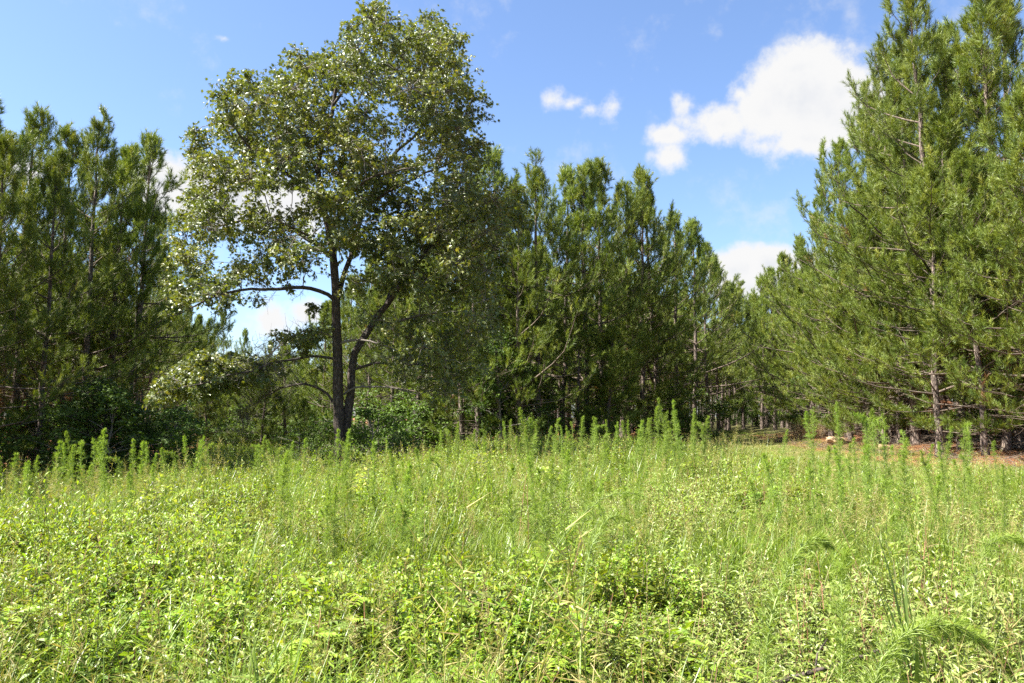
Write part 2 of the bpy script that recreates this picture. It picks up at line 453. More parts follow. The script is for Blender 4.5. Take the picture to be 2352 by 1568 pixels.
def shoots(G_leaf, G_tw, C, Rb, nodes, tmpl, nsh, nlf, size, rng, leafvar=(0.0, 1.0), flat=0.75, up=0.15, twr=0.008, density=None):
    """fill blobs (centres C, radii Rb) with leafy shoots joined to the blob centre"""
    for k, (c, r) in enumerate(zip(C, Rb)):
        n = int(nsh * (1 if density is None else density[k]) * (r ** 2) + 3)
        d = norm(rng.normal(size=(n, 3)) * (1, 1, flat) + (0, 0, up)); q = r * rng.uniform(0.35, 1.12, n) ** 0.8
        E = c + d * q[:, None] * (1, 1, .85)
        mid = c + (E - c) * .5 + rng.normal(size=(n, 3)) * .05 * r + (0, 0, .06 * r)
        G_tw.tubes(np.stack([np.broadcast_to(c, E.shape), mid, E], 1), np.broadcast_to(np.array([2.2, 1.5, .7]) * twr, (n, 3)), 3)
        # leaves round the outer end of each shoot
        m = nlf
        sd = norm(d + (0, 0, -.15) + rng.normal(size=(n, 3)) * .35)
        pos = E[:, None] + sd[:, None] * rng.uniform(-.32, .12, (n, m, 1)) + rng.normal(size=(n, m, 3)) * .06
        ld = norm(sd[:, None] * .6 + rng.normal(size=(n, m, 3)) * .6 + (0, 0, -.5))
        pos, ld = pos.reshape(-1, 3), ld.reshape(-1, 3)
        base = rng.uniform(*leafvar)
        var = np.clip(base * .5 + .25 + rng.normal(size=len(pos)) * .22, 0, 1)
        G_leaf.stamp(tmpl[0], tmpl[1], pos, frames(ld, rng.normal(size=len(pos)) * .7), size * rng.uniform(.6, 1.2, len(pos)), var)


def build_oak():
    rng = np.random.default_rng(21)
    base = gp(gx(786, OD), OD)
    root = put('oak_tree', None, loc=base)
    tag(root, 'tall broad-crowned oak with two stems and glossy leaves standing alone in the clearing', 'tree')
    inv = np.array(base)
    bz = at(786, 1050, OD)
    T = []      # (name, pts, r0, r1)
    t1 = [(786, 1070, 0), (782, 1010, 0), (778, 960, 0), (776, 900, 0), (775, 820, 0), (773, 740, 0), (770, 660, .05), (768, 600, .1), (757, 530, .2), (741, 478, .3), (731, 402, .4), (731, 354, .3), (752, 310, .2), (766, 240, 0), (778, 170, -.2)]
    t2 = [(790, 1040, .1), (797, 960, .2), (806, 905, .3), (809, 850, .4), (806, 812, .4), (829, 790, .5), (850, 753, .7), (886, 701, 1.0), (922, 653, 1.2), (938, 621, 1.3), (978, 577, 1.5), (1031, 534, 1.8), (1060, 470, 2.0)]
    trunks = [(t1, .205, .05), (t2, .165, .05)]
    limbs = [
        ([(770, 690, 0), (761, 677, -.1), (705, 657, -.4), (645, 665, -.9), (536, 667, -1.6), (488, 681, -2.0), (430, 715, -2.4), (385, 735, -2.6)], .075, .015),
        ([(768, 600, 0), (753, 579, .1), (709, 555, .5), (669, 535, .9), (617, 510, 1.3), (556, 508, 1.7), (490, 522, 2.0), (425, 520, 2.2)], .085, .015),
        ([(745, 490, .2), (713, 438, 0), (657, 390, -.4), (597, 354, -.9), (545, 300, -1.2), (515, 235, -1.3)], .075, .015),
        ([(775, 826, 0), (763, 824, -.1), (697, 822, -.5), (657, 836, -.9), (612, 838, -1.2), (576, 862, -1.5), (520, 862, -2.0), (476, 886, -2.2), (440, 878, -2.4), (410, 896, -2.6), (352, 918, -2.9)], .05, .008),
        ([(777, 950, 0), (769, 934, .1), (745, 898, .3), (713, 882, .5), (681, 878, .7), (636, 894, .9), (592, 918, 1.1), (572, 946, 1.2), (560, 985, 1.3)], .055, .008),
        ([(773, 782, 0), (769, 774, -.1), (717, 757, -.4), (681, 770, -.7), (640, 800, -1.0), (615, 835, -1.2)], .04, .008),
        ([(774, 790, 0), (789, 786, -.2), (821, 782, -.5), (857, 790, -.8), (900, 805, -1.2), (950, 815, -1.6)], .045, .01),
        ([(808, 850, .4), (834, 838, .3), (874, 830, 0), (958, 836, -.5), (1010, 845, -.9), (1070, 850, -1.3)], .055, .01),
        ([(915, 660, 1.2), (925, 653, 1.1), (978, 643, .8), (1018, 645, .5), (1060, 625, .3), (1130, 600, 0), (1180, 560, -.3)], .06, .012),
        ([(790, 905, .1), (797, 898, 0), (829, 880, -.3), (866, 884, -.6), (920, 895, -1.0), (960, 905, -1.2)], .04, .01),
        ([(772, 700, 0), (790, 620, .6), (818, 514, 1.1), (834, 474, 1.3), (870, 400, 1.6), (910, 342, 1.8), (946, 322, 1.9), (985, 250, 2.0), (1000, 150, 2.0)], .10, .02),
        ([(731, 402, .4), (700, 330, .8), (672, 260, 1.0), (662, 190, 1.1)], .06, .015),
        ([(766, 240, 0), (820, 170, -.5), (850, 90, -.8), (865, 30, -.8)], .055, .012),
        ([(834, 474, 1.3), (900, 440, .6), (980, 400, 0), (1050, 370, -.4), (1090, 330, -.7)], .06, .012),
        ([(757, 530, .2), (800, 440, -1.2), (860, 400, -2.3), (900, 390, -3.2), (950, 380, -4.0)], .07, .015),
        ([(768, 600, .1), (740, 560, -1.4), (700, 540, -2.6), (640, 500, -3.8)], .06, .012),
        ([(770, 640, .1), (780, 560, 1.8), (770, 480, 3.2), (740, 420, 4.3)], .07, .015),
        ([(1031, 534, 1.8), (1080, 510, 1.2), (1130, 480, .6), (1190, 470, .2)], .05, .012),
        ([(886, 701, 1.0), (900, 650, 2.4), (940, 600, 3.6), (980, 560, 4.6)], .06, .012),
        ([(850, 753, .7), (900, 740, -.6), (960, 720, -1.8), (1040, 710, -2.6)], .05, .012)]
    nodes = []; nrad = []
    for k, (pts, r0, r1) in enumerate(trunks):
        Q = resample(poly(pts), .35)
        if k == 0: Q[0] = base + (0, 0, -.1)
        rr = np.linspace(1, 0, len(Q)) ** .85 * (r0 - r1) + r1
        if k == 0: rr[:3] *= (1.55, 1.22, 1.08)
        G = Geo(); Q = Q + rng.normal(size=Q.shape) * .012
        G.tubes((Q - inv)[None], (rr * rng.uniform(.96, 1.05, len(Q)))[None], 14)
        put('trunk', G.mesh('trunk', [M['oakbark']], True), root)
        nodes += list(Q[int(len(Q) * .35):]); nrad += list(rr[int(len(Q) * .35):])
    for pts, r0, r1 in limbs:
        Q = resample(poly(pts), .3); Q[1:] += np.cumsum(rng.normal(size=(len(Q) - 1, 3)) * .024, axis=0)
        rr = np.linspace(1, 0, len(Q)) ** .8 * (r0 - r1) + r1
        G = Geo(); G.tubes((Q - inv)[None], rr[None], 8)
        put('limb', G.mesh('limb', [M['oakbark'] if r0 > .045 else M['twig']], True), root)
        nodes += list(Q[2:]); nrad += list(rr[2:])
    # crown blobs inside the outline of the photograph, with real depth
    crown = [(372, 745), (392, 690), (385, 640), (398, 560), (405, 500), (430, 455), (412, 420), (432, 370), (436, 300), (470, 285), (500, 250), (505, 175), (560, 158), (610, 178), (648, 128), (690, 105), (745, 110), (790, 85), (808, 30), (850, 0), (900, 30), (935, 60), (985, 14), (1015, 55), (1060, 60), (1082, 135), (1068, 195), (1115, 210), (1100, 275), (1118, 340), (1108, 400), (1150, 430), (1225, 455), (1212, 520), (1175, 590), (1150, 650), (1085, 690), (1000, 690), (930, 720), (860, 700), (800, 680), (720, 640), (650, 640), (560, 655), (520, 720), (450, 700), (400, 735)]
    lowl = [(335, 930), (360, 885), (405, 815), (470, 800), (560, 805), (640, 830), (650, 870), (560, 905), (440, 925)]
    lowr = [(830, 700), (1000, 670), (1150, 640), (1165, 720), (1130, 820), (1120, 900), (1040, 935), (950, 930), (880, 860), (830, 800)]
    mid = [(610, 700), (740, 690), (765, 760), (720, 800), (620, 790)]
    holes = [(668, 462, 36, 18), (560, 470, 16, 8), (930, 340, 16, 14), (820, 600, 18, 14), (640, 620, 22, 10), (880, 250, 14, 10), (512, 590, 36, 12), (655, 735, 90, 30), (705, 545, 14, 12), (575, 555, 18, 9), (740, 620, 12, 14), (985, 425, 14, 10)]
    C = []; Rb = []; dn = []
    px = OD / FPX
    def fill(pg, n, rr, ymax, cu, hw, mind, den):
        pg = np.array(pg); tries = 0; cnt = 0; loc = []
        while cnt < n and tries < 60000:
            tries += 1
            u = rng.uniform(pg[:, 0].min(), pg[:, 0].max()); v = rng.uniform(pg[:, 1].min(), pg[:, 1].max())
            r = rng.uniform(*rr); rp = r / px * .62
            an = np.linspace(0, 6.28, 9)[:-1]
            if inside(pg, u + np.cos(an) * rp, v + np.sin(an) * rp).sum() < 7 or not inside(pg, u, v): continue
            if any(((u - h[0]) / (h[2] + rp * .75)) ** 2 + ((v - h[1]) / (h[3] + rp * .75)) ** 2 < 1 for h in holes): continue
            e = max(.12, 1 - ((u - cu) / hw) ** 2)
            dy = rng.uniform(-1, 1) * math.sqrt(e) * ymax
            p_ = at(u, v, OD + dy + .3)
            if any(np.linalg.norm(p_ - q) < mind * (r + s_) for q, s_ in loc): continue
            loc.append((p_, r)); C.append(p_); Rb.append(r * (OD + dy) / OD); dn.append(den); cnt += 1
    fill(crown, 270, (.55, 1.15), 4.6, 790, 430, .48, 1.1)
    fill(crown, 130, (.38, .6), 4.6, 790, 430, .38, 1.15)
    fill(lowl, 48, (.32, .55), 1.4, 430, 300, .30, 3.6)
    fill(lowr, 58, (.55, .95), 3.6, 980, 260, .5, .55)
    fill(mid, 20, (.3, .45), 1.4, 690, 120, .4, 1.0)
    for (u, v, r, dy) in [(850, 22, .5, -.5), (868, 60, .7, -.3), (990, 40, .45, 1.8), (960, 95, .6, 1.4), (1055, 90, .5, 1.0), (1045, 150, .6, .8), (560, 185, .5, -1), (520, 215, .55, -1.2), (690, 130, .5, 1), (745, 140, .5, .4), (1098, 225, .42, -.4), (1098, 330, .5, -.5), (452, 300, .42, -.6), (450, 345, .4, -.4), (415, 500, .45, 1.5), (408, 560, .45, 2.0),
                          (1205, 470, .45, .2), (1190, 510, .5, .1), (385, 722, .3, -2.6), (420, 700, .42, -2.4), (405, 660, .42, -1.8), (440, 640, .5, -1.6), (470, 690, .45, -2.0), (500, 655, .45, -1.6), (545, 640, .45, -1.4), (600, 645, .42, -1.0), (660, 650, .4, -.6), (520, 700, .35, -1.8), (590, 690, .3, -1.2), (395, 610, .45, 1.0), (430, 590, .5, 1.5), (560, 618, .42, -1.0), (612, 608, .4, .2), (655, 596, .42, .4), (702, 622, .38, -.2), (640, 560, .4, .8), (598, 535, .42, 1.2), (690, 790, .3, -.5), (540, 850, .3, -1.8), (500, 868, .3, -2.1), (470, 850, .3, -2.2), (600, 868, .28, -1.3), (650, 862, .26, -.9), (640, 835, .34, -.9), (700, 812, .3, -.4), (590, 840, .36, -1.3), (730, 850, .28, .2), (345, 922, .22, -2.9), (365, 900, .36, -2.8), (400, 870, .45, -2.4), (805, 60, .45, -.6)]:
        C.append(at(u, v, OD + dy)); Rb.append(r); dn.append(1.25)
    C = np.array(C); Rb = np.array(Rb); dn = np.array(dn)
    nd = np.array(nodes); nr = np.array(nrad)
    GL, GT = Geo(), Geo()
    order = np.argsort([np.linalg.norm(nd - c, axis=1).min() for c in C])
    for k in order:
        c = C[k]
        d2 = np.linalg.norm(nd - c, axis=1) + np.maximum(0, nd[:, 2] - c[2] + .2) * .9 - np.minimum(nr, .06) * 8
        j = int(np.argmin(d2)); a0 = nd[j]; L = np.linalg.norm(c - a0)
        s = np.linspace(0, 1, 7)[:, None]
        Pm = a0 + (c - a0) * s + np.sin(s * math.pi) * np.array([0, 0, .12 * L]) + rng.normal(size=(7, 3)) * .035 * L * np.sin(s * math.pi)
        r0 = min(nr[j] * .75, .012 + .011 * L); rr = np.linspace(r0, .009, 7)
        GT.tubes((Pm - inv)[None], rr[None], 5)
        nd = np.concatenate([nd, Pm[2:]]); nr = np.concatenate([nr, rr[2:]])
    shoots(GL, GT, C - inv, Rb, None, OAK, 21, 12, .178, rng, density=dn, twr=.0055)
    # bare dead twigs low on the left
    def spray(P, n, L, r):
        for _ in range(n):
            p = P[rng.integers(len(P))]
            d = norm(np.array([rng.normal(-.9, .7), rng.normal(0, .7), rng.normal(-.15, .5)]))
            Q = [p]
            for i in range(7):
                d = norm(d + rng.normal(size=3) * .28 + (0, 0, .03)); Q.append(Q[-1] + d * L * rng.uniform(.6, 1.2) / 7)
            Q = np.array(Q); GT.tubes((Q - inv)[None], np.linspace(r, .003, 8)[None], 3)
            for i in range(1, 7):
                for _ in range(2):
                    d3 = norm(d + rng.normal(size=3) * .8); q = np.array([Q[i], Q[i] + d3 * L * .14, Q[i] + (d3 + rng.normal(size=3) * .4) * L * .3])
                    GT.tubes((q - inv)[None], np.array([[.006, .004, .002]]), 3)
    spray(resample(poly(limbs[4][0]), .3)[6:], 34, 1.5, .010)
    spray(resample(poly(limbs[5][0]), .3)[3:], 26, 1.2, .009)
    spray(resample(poly(limbs[3][0]), .3)[4:12], 18, 1.1, .009)
    spray(resample(poly(limbs[0][0]), .3)[3:16], 14, .9, .008)
    spray(resample(poly(limbs[6][0]), .3)[2:], 10, 1.0, .008)
    spray(resample(poly(limbs[9][0]), .3)[2:], 10, 1.0, .008)
    tag(put('twigs', GT.mesh('twigs', [M['twig']], True), root), kind='stuff')
    tag(put('foliage', GL.mesh('foliage', [M['oakleaf']]), root), kind='stuff')
    print('oak leaves tris', sum(len(x) for x in GL.T), 'twigs', sum(len(x) for x in GT.T))


build_oak()


# ------------------------------------------------------------------ pines
def tuft_template(rng, n=34, wd=0.011, L=0.20, shoot=0.40):
    """bottle-brush shoot along +Y"""
    s = (rng.uniform(0, 1, n) ** .75 - .35) * shoot; an = rng.uniform(0, 2 * math.pi, n)
    tilt = rng.uniform(.35, 1.15, n) * (1.0 - .5 * np.clip(s / shoot, 0, 1))
    d = np.stack([np.sin(tilt) * np.cos(an), np.cos(tilt), np.sin(tilt) * np.sin(an)], 1)
    p0 = np.stack([0 * s, s, 0 * s], 1)
    side = norm(np.cross(d, rng.normal(size=(n, 3)))) * wd * .5
    ln = L * rng.uniform(.75, 1.15, n)[:, None]
    V = np.stack([p0 - side, p0 + side, p0 + d * ln], 1).reshape(-1, 3)
    return V, np.arange(n * 3).reshape(-1, 3)


def make_pine(h, cb, Lmax, seed, per=5, gap=.55, bushy=1.0, lean=0.0, nneedle=34, wd=.012, tr=None, dead=18, onesided=None, tsc=1.0):
    """returns (trunk mesh, branch mesh, crown mesh); cb = crown base height"""
    rng = np.random.default_rng(seed)
    tr = tr or h * .0085 + .02
    m = 16; zz = np.linspace(0, h, m)
    wob = np.cumsum(rng.normal(size=(m, 2)) * .035, axis=0); wob -= wob[0]
    tx = lambda z: np.stack([np.interp(z, zz, wob[:, 0]) + lean * np.asarray(z), np.interp(z, zz, wob[:, 1]), z], -1)
    Pt = tx(zz); Pt[0, 2] = -.5
    rr = tr * (1 - zz / h) ** .75 + .012; rr[0] *= 1.5; rr[1] *= 1.06
    G = Geo(); G.tubes(Pt[None], rr[None], 10); trunk = G.mesh('trunk', [M['pinebark']], True)
    # branches
    B0, D, Lb, EL, TT = [], [], [], [], []
    z = cb
    while z < h - .35:
        tt = (z - cb) / (h - cb)
        n = max(3, int(round(per + rng.uniform(-1.2, 1.2)))); a0 = rng.uniform(0, 6.28)
        for k in range(n):
            az_ = a0 + k * 6.283 / n + rng.normal() * .3
            prof = ((1 - tt) ** .85 * (.60 + .40 * min(1, tt / .15)) + .10) * (1 + .22 * math.sin(z * 1.9 + seed * 2.3) + .25 * math.cos(az_ - seed + z * .35))
            L = Lmax * prof * rng.choice([.35, .7, .95, 1.15, 1.35], p=[.16, .2, .3, .22, .12]) * rng.uniform(.9, 1.1)
            if onesided is not None: L *= 1 + .35 * math.cos(az_ - onesided)
            B0.append(tx(z + rng.uniform(-.1, .1))); D.append(az_); Lb.append(L); TT.append(tt)
            EL.append(rng.normal(.05 + 1.0 * tt ** 1.2, .14))
        z += gap * (1 - .3 * tt) * rng.uniform(.75, 1.3)
    B0, D, Lb, EL, TT = map(np.array, (B0, D, Lb, EL, TT)); nb = len(D)
    ms = 7; s = np.linspace(0, 1, ms)
    hd = np.stack([np.cos(D), np.sin(D), 0 * D], 1)
    def curve(S):      # position on branches at S (nb,k)
        e = EL[:, None] - .25 * (1 - TT[:, None]) * S + (.45 - .1 * TT[:, None]) * S ** 2.2
        r_ = Lb[:, None] * S
        return B0[:, None] + hd[:, None] * (r_ * np.cos(e))[..., None] + np.array([0, 0, 1.]) * (r_ * np.sin(e))[..., None]
    S = np.broadcast_to(s, (nb, ms)); P = curve(S) + rng.normal(size=(nb, ms, 3)) * (.03 * S[..., None] * Lb[:, None, None] * .6)
    GB = Geo(); GB.tubes(P, (Lb[:, None] * .0095 + .006) * (1 - .8 * S), 4)
    tp, td = [], []
    up = np.array([0, 0, 1.])
    # every branch ends in a plume: short side shoots in a rising fan, thick with needle tufts
    for q in (.72, .88, 1.0):
        p0 = curve(np.full((nb, 1), q))[:, 0]; dv = norm(p0 - curve(np.full((nb, 1), q - .06))[:, 0])
        keep = rng.uniform(size=nb) < (1 if q > .95 else .8)
        tp.append(p0[keep]); td.append(norm(dv + up * (.35 + .5 * rng.uniform(size=(nb, 1))) + rng.normal(size=(nb, 3)) * .25)[keep])
    for q in np.linspace(.42, .96, 6):
        for sg in (-1, 1):
            Sq = np.clip(np.full((nb, 1), q) + rng.uniform(-.05, .04, (nb, 1)), 0, 1)
            p0 = curve(Sq)[:, 0]; dv = norm(curve(Sq + .02)[:, 0] - p0)
            side = norm(np.cross(dv, up)) * sg
            sd = norm(dv * .85 + side * rng.uniform(.45, 1.0, (nb, 1)) + up * rng.uniform(-.05, .5, (nb, 1)))
            sl_ = np.minimum(Lb * .33 * (1.25 - q), .8) * rng.uniform(.6, 1.25, nb) + .10
            ok = rng.uniform(size=nb) < np.clip(Lb * .55 + .25, .3, .92) * bushy
            p0, sd, sl2 = p0[ok], sd[ok], sl_[ok][:, None]
            e1 = p0 + sd * sl2 * .55; e2 = e1 + norm(sd + up * .45) * sl2 * .45
            n_ = len(p0)
            GB.tubes(np.stack([p0, e1, e2], 1), np.broadcast_to(np.array([.008, .006, .004]), (n_, 3)), 3)
            tp.append(e2); td.append(norm(sd * .8 + up * rng.uniform(.2, 1.0, (n_, 1)) + rng.normal(size=(n_, 3)) * .3))
            k_ = (rng.uniform(size=n_) < .55) & (sl2[:, 0] > .35)
            tp.append(e1[k_]); td.append(norm(sd * .6 + up * rng.uniform(.2, 1.0, (n_, 1)) + rng.normal(size=(n_, 3)) * .45)[k_])
    # leader
    zt = np.array([h - 1.2, h - .9, h - .9, h - .7, h - .5, h - .35]); tp.append(tx(zt)); td.append(norm(np.tile(up, (6, 1)) + rng.normal(size=(6, 3)) * np.array([[.5]] * 4 + [[.25], [.03]])))
    tp, td = np.concatenate(tp), np.concatenate(td)
    # dead sticks below the crown
    nd_ = dead
    if nd_:
        za = rng.uniform(min(1.5, cb * .3), cb + .5, nd_); aa = rng.uniform(0, 6.28, nd_); LL = rng.uniform(.5, 1.7, nd_) * min(1, Lmax / 2.2)
        p0 = tx(za); hd2 = np.stack([np.cos(aa), np.sin(aa), 0 * aa], 1)
        k1 = p0 + (hd2 + up * rng.uniform(-.1, .35, (nd_, 1))) * (LL * .5)[:, None]; k2 = k1 + (hd2 + up * rng.uniform(-.5, .3, (nd_, 1)) + rng.normal(size=(nd_, 3)) * .25) * (LL * .5)[:, None]
        GB.tubes(np.stack([p0, k1, k2], 1), np.broadcast_to(np.array([.018, .012, .005]), (nd_, 3)), 4)
        for _ in range(2):
            f_ = rng.uniform(.2, .9, (nd_, 1)); q0 = k1 + (k2 - k1) * f_; q1 = q0 + norm(hd2 + rng.normal(size=(nd_, 3)) * .8) * (LL * .25)[:, None]
            GB.tubes(np.stack([q0, (q0 + q1) / 2, q1], 1), np.broadcast_to(np.array([.008, .006, .003]), (nd_, 3)), 3)
    GC = Geo(); n = len(tp); ids = rng.integers(0, 4, n)
    zrel = np.clip((tp[:, 2] - cb) / (h - cb), 0, 1)
    var = np.clip(rng.normal(.42, .17, n) + .12 * zrel, 0, .93); dd_ = rng.uniform(size=n) < .002 + .012 * (zrel < .15)
    var[dd_] = 1.0
    for k in range(4):
        tv, tt_ = tuft_template(rng, nneedle, wd)
        q = ids == k
        GC.stamp(tv, tt_, tp[q], frames(td[q], rng.uniform(0, 6.28, q.sum())), rng.uniform(.85, 1.25, q.sum()) * tsc, var[q])
    return (trunk, GB.mesh('branches', [M['pinetwig']], True), GC.mesh('crown', [M['needle']]), n * nneedle)


VAR = {}
spec = dict(
    tall_a=dict(h=17.5, cb=3.6, Lmax=4.2, seed=1, per=4.4, gap=.92, nneedle=64, wd=.012, tsc=1.05),
    tall_b=dict(h=17.0, cb=2.6, Lmax=4.0, seed=2, per=4.4, gap=.95, nneedle=64, wd=.012, tsc=1.05),
    wide=dict(h=15.0, cb=1.9, Lmax=4.1, seed=3, per=4.4, gap=.88, nneedle=52, wd=.015, tsc=1.1),
    wide_b=dict(h=15.0, cb=1.3, Lmax=4.0, seed=9, per=4.2, gap=.85, nneedle=52, wd=.015, tsc=1.1),
    slim=dict(h=15.0, cb=5.0, Lmax=3.1, seed=4, per=4.2, gap=.80, nneedle=46, wd=.016, tsc=1.1),
    slim_b=dict(h=15.0, cb=6.0, Lmax=2.8, seed=5, per=4.2, gap=.80, nneedle=46, wd=.016, tsc=1.1),
    wood=dict(h=15.0, cb=6.0, Lmax=3.0, seed=6, per=4, gap=.75, nneedle=34, wd=.022, tsc=1.3, dead=26),
    wood_b=dict(h=15.0, cb=6.8, Lmax=2.9, seed=7, per=4, gap=.75, nneedle=34, wd=.022, tsc=1.3, dead=26),
    young=dict(h=7.0, cb=.7, Lmax=2.0, seed=8, per=4.2, gap=.55, nneedle=52, wd=.012, dead=6),
)
tot = 0
for k, s_ in spec.items():
    t_, b_, c_, n_ = make_pine(**s_); VAR[k] = (t_, b_, c_, s_['h']); tot += n_
print('pine needle tris', tot)


def pine(kind, x, y, h, rot, label, group=None, leanx=0.0, wscale=1.0, name='pine_tree'):
    t_, b_, c_, h0 = VAR[kind]; s = h / h0
    o = put(name, None, loc=gp(x, y)); o.rotation_euler = (math.sin(x * 7.3 + y) * .035, leanx + math.cos(x * 3.1 - y * 2) * .035, rot)
    sw = s * wscale * (1 if s > 1 else 1)
    o.scale = (sw, sw, s)
    tag(o, label, 'pine', group)
    put('trunk', t_, o); tag(put('branches', b_, o), kind='stuff'); tag(put('crown', c_, o), kind='stuff')
    return o


def ordn(k):
    names = ['first', 'second', 'third', 'fourth', 'fifth', 'sixth', 'seventh', 'eighth', 'ninth', 'tenth', 'eleventh', 'twelfth', 'thirteenth', 'fourteenth', 'fifteenth', 'sixteenth', 'seventeenth', 'eighteenth', 'nineteenth', 'twentieth', 'twenty-first', 'twenty-second', 'twenty-third', 'twenty-fourth', 'twenty-fifth', 'twenty-sixth', 'twenty-seventh', 'twenty-eighth', 'twenty-ninth', 'thirtieth']
    return names[k] if k < 30 else str(k + 1) + 'th'


placed = []
# (u of the top, v of the top, distance, kind)
LEFT = [(-75, 230, 33, 'wide'), (38, 272, 37, 'slim'), (-10, 330, 31, 'wide_b'), (95, 372, 34, 'wide'), (150, 318, 41, 'wide'), (196, 264, 38.5, 'tall_b'), (243, 345, 41, 'wide_b'), (291, 322, 43, 'slim'),
        (318, 440, 47, 'wide'), (338, 500, 52, 'slim'), (362, 575, 60, 'wide'), (385, 620, 66, 'slim_b'), (425, 690, 78, 'wide'), (470, 735, 92, 'slim'), (518, 722, 100, 'slim'), (560, 765, 110, 'wide'), (610, 785, 118, 'wide_b')]
MID = [(650, 800, 128, 'wide'), (705, 790, 120, 'slim'), (745, 705, 62, 'wide'), (805, 640, 58, 'wide_b'), (850, 600, 52, 'wide'), (905, 560, 49, 'wide_b'), (955, 520, 46, 'wide'), (1005, 495, 44, 'slim'), (1060, 470, 42.5, 'wide'), (1100, 430, 42, 'wide_b'), (1146, 346, 43, 'slim'), (1190, 440, 41, 'wide_b'), (1236, 380, 43, 'slim_b'), (1290, 410, 46, 'wide'), (1345, 392, 45.5, 'wide_b'), (1388, 402, 48, 'wide'), (1428, 425, 50, 'slim'),
       (1476, 415, 50, 'wide'), (1513, 458, 53, 'wide_b'), (1552, 500, 57, 'slim'), (1594, 522, 60, 'wide'), (1622, 562, 65, 'wide_b'), (1648, 610, 72, 'wide')]
GAP = [(1672, 655, 84, 'slim'), (1705, 645, 84, 'slim_b'), (1690, 690, 95, 'wood'), (1728, 690, 96, 'slim'), (1655, 690, 90, 'slim_b')]
RIGHT = [(1748, 650, 78, 'wide'), (1778, 622, 72, 'wide_b'), (1815, 600, 66, 'wide'), (1852, 555, 60, 'wide_b'), (1893, 430, 53, 'tall_b'), (1945, 330, 46.5, 'tall_a'), (1990, 215, 42, 'tall_b'), (2045, 120, 38.5, 'tall_a'), (2098, 90, 35.5, 'tall_b'), (2160, -25, 32, 'tall_a'), (2235, 80, 35, 'wide'), (2332, -30, 31, 'tall_b'), (2425, -60, 27, 'tall_a'), (2256, 352, 28.2, 'wide_b'), (2385, 250, 26, 'wide')]
EXTRA = {(196): 'tallest pointed pine of the dark wood on the left, catching sun on its top', (38): 'open-crowned pine with tall bare-stemmed tips near the left edge',
         (1146): 'narrow pointed pine rising beside the right edge of the oak crown', (1236): 'pine with an open crown and bare trunk visible just right of the oak',
         (2160): 'tallest thin-topped pine leaving the top of the frame on the right', (2256): 'short bushy pine with rough bare trunk standing foremost on the red straw', (1705): 'thin spire-topped pine closing the far end of the grassy gap',
         (1648): 'last pine at the far right end of the middle wood, beside the white cloud', (1852): 'pine whose crown reaches over the leafy sweetgum at the edge of the right wood'}
zone = {'L': ('from the left among the front pines of the dark left wood', 'front pines of the left wood'),
        'M': ('from the left among the front pines of the middle wood behind the oak', 'front pines of the middle wood'),
        'G': ('from the left of the pines closing the far end of the clearing', 'pines at the far end of the clearing'),
        'R': ('from the left among the sunlit front pines of the right wood', 'front pines of the right wood')}
rng = np.random.default_rng(5)
for z_, L_ in (('L', LEFT), ('M', MID), ('G', GAP), ('R', RIGHT)):
    srt = sorted(L_, key=lambda q: q[0])
    for k, (u, v, d, kind) in enumerate(srt):
        x = gx(u, d); h = hz(v, d) - float(height(x, d))
        lab = EXTRA.get(u) or f'{ordn(k)} {zone[z_][0]}'
        pine(kind, x, d, h, rng.uniform(0, 6.28), lab, zone[z_][1], wscale=rng.uniform(.95, 1.1) * (.8 if z_ == 'L' and u > 300 else 1))
        placed.append((x, d))
# bare lower trunks seen under the right-hand crowns
for (u, d, v, kind, lab) in [(2118, 39, 330, 'tall_b', 'rough-barked pine trunk, leftmost of the thick bare trunks at the right edge'), (2205, 33, 180, 'tall_a', 'thick dark pine trunk between two paler trunks above the red straw'),
                             (2150, 36, 640, 'young', 'thin leaning pine stem between thick trunks on the right'), (2078, 43, 300, 'slim', 'slender pine trunk left of the thick trunks on the right'), (2310, 34, 40, 'wide', 'pine with brown dead twigs near the right edge of the picture')]:
    x = gx(u, d); pine(kind, x, d, hz(v, d), rng.uniform(0, 6.28), lab, 'bare pine trunks at the right edge'); placed.append((x, d))
# small edge pines that carry green down to the grass
for (u, d, v, lab) in [(1392, 43.5, 748, 'small pale green pine leaning out low in front of the middle wood'), (1200, 42, 640, 'half-grown pine with open crown below the middle treetops, left one'), (1330, 44, 700, 'half-grown pine in shade left of the small pale green pine'),
                       (1500, 51, 720, 'half-grown dark pine right of the small pale green pine'), (1950, 44, 640, 'young bright pine above the pale sandstone boulder'), (2060, 37, 600, 'young bushy pine in front of the slender trunks on the right'),
                       (2010, 41, 720, 'low spreading young pine just right of the leafy sweetgum'), (1905, 49, 610, 'mid-height bright pine left of the boulder, its boughs sweeping to the ground'), (1990, 42.5, 545, 'mid-height bright pine behind the boulder'), (2035, 40, 500, 'mid-height pine with low boughs left of the bare trunks'),
                       (2085, 37.5, 470, 'mid-height pine over the leftmost bare trunks'), (2150, 29.8, 400, 'full mid-height pine hiding the stem of the tallest right pine'), (2205, 31, 300, 'mid-height pine right of the tallest right pine'), (2020, 38, 380, 'mid-height pine leaning out left of the tallest right pine'), (2300, 30, 430, 'mid-height pine at right whose boughs hang over the red straw'), (1865, 55, 640, 'mid-height pine just behind the low sweetgum bough'), (1835, 60, 680, 'mid-height pine far along the right wood'), (700, 47, 880, 'small sunlit young pine seen left of the oak trunk'), (650, 60, 850, 'young pine far behind the low bare oak twigs')]:
    x = gx(u, d); h = hz(v, d)
    pine('young' if h < 7 else 'wide_b', x, d, h, rng.uniform(0, 6.28), lab, 'young pines at the wood edge', wscale=1.25); placed.append((x, d))

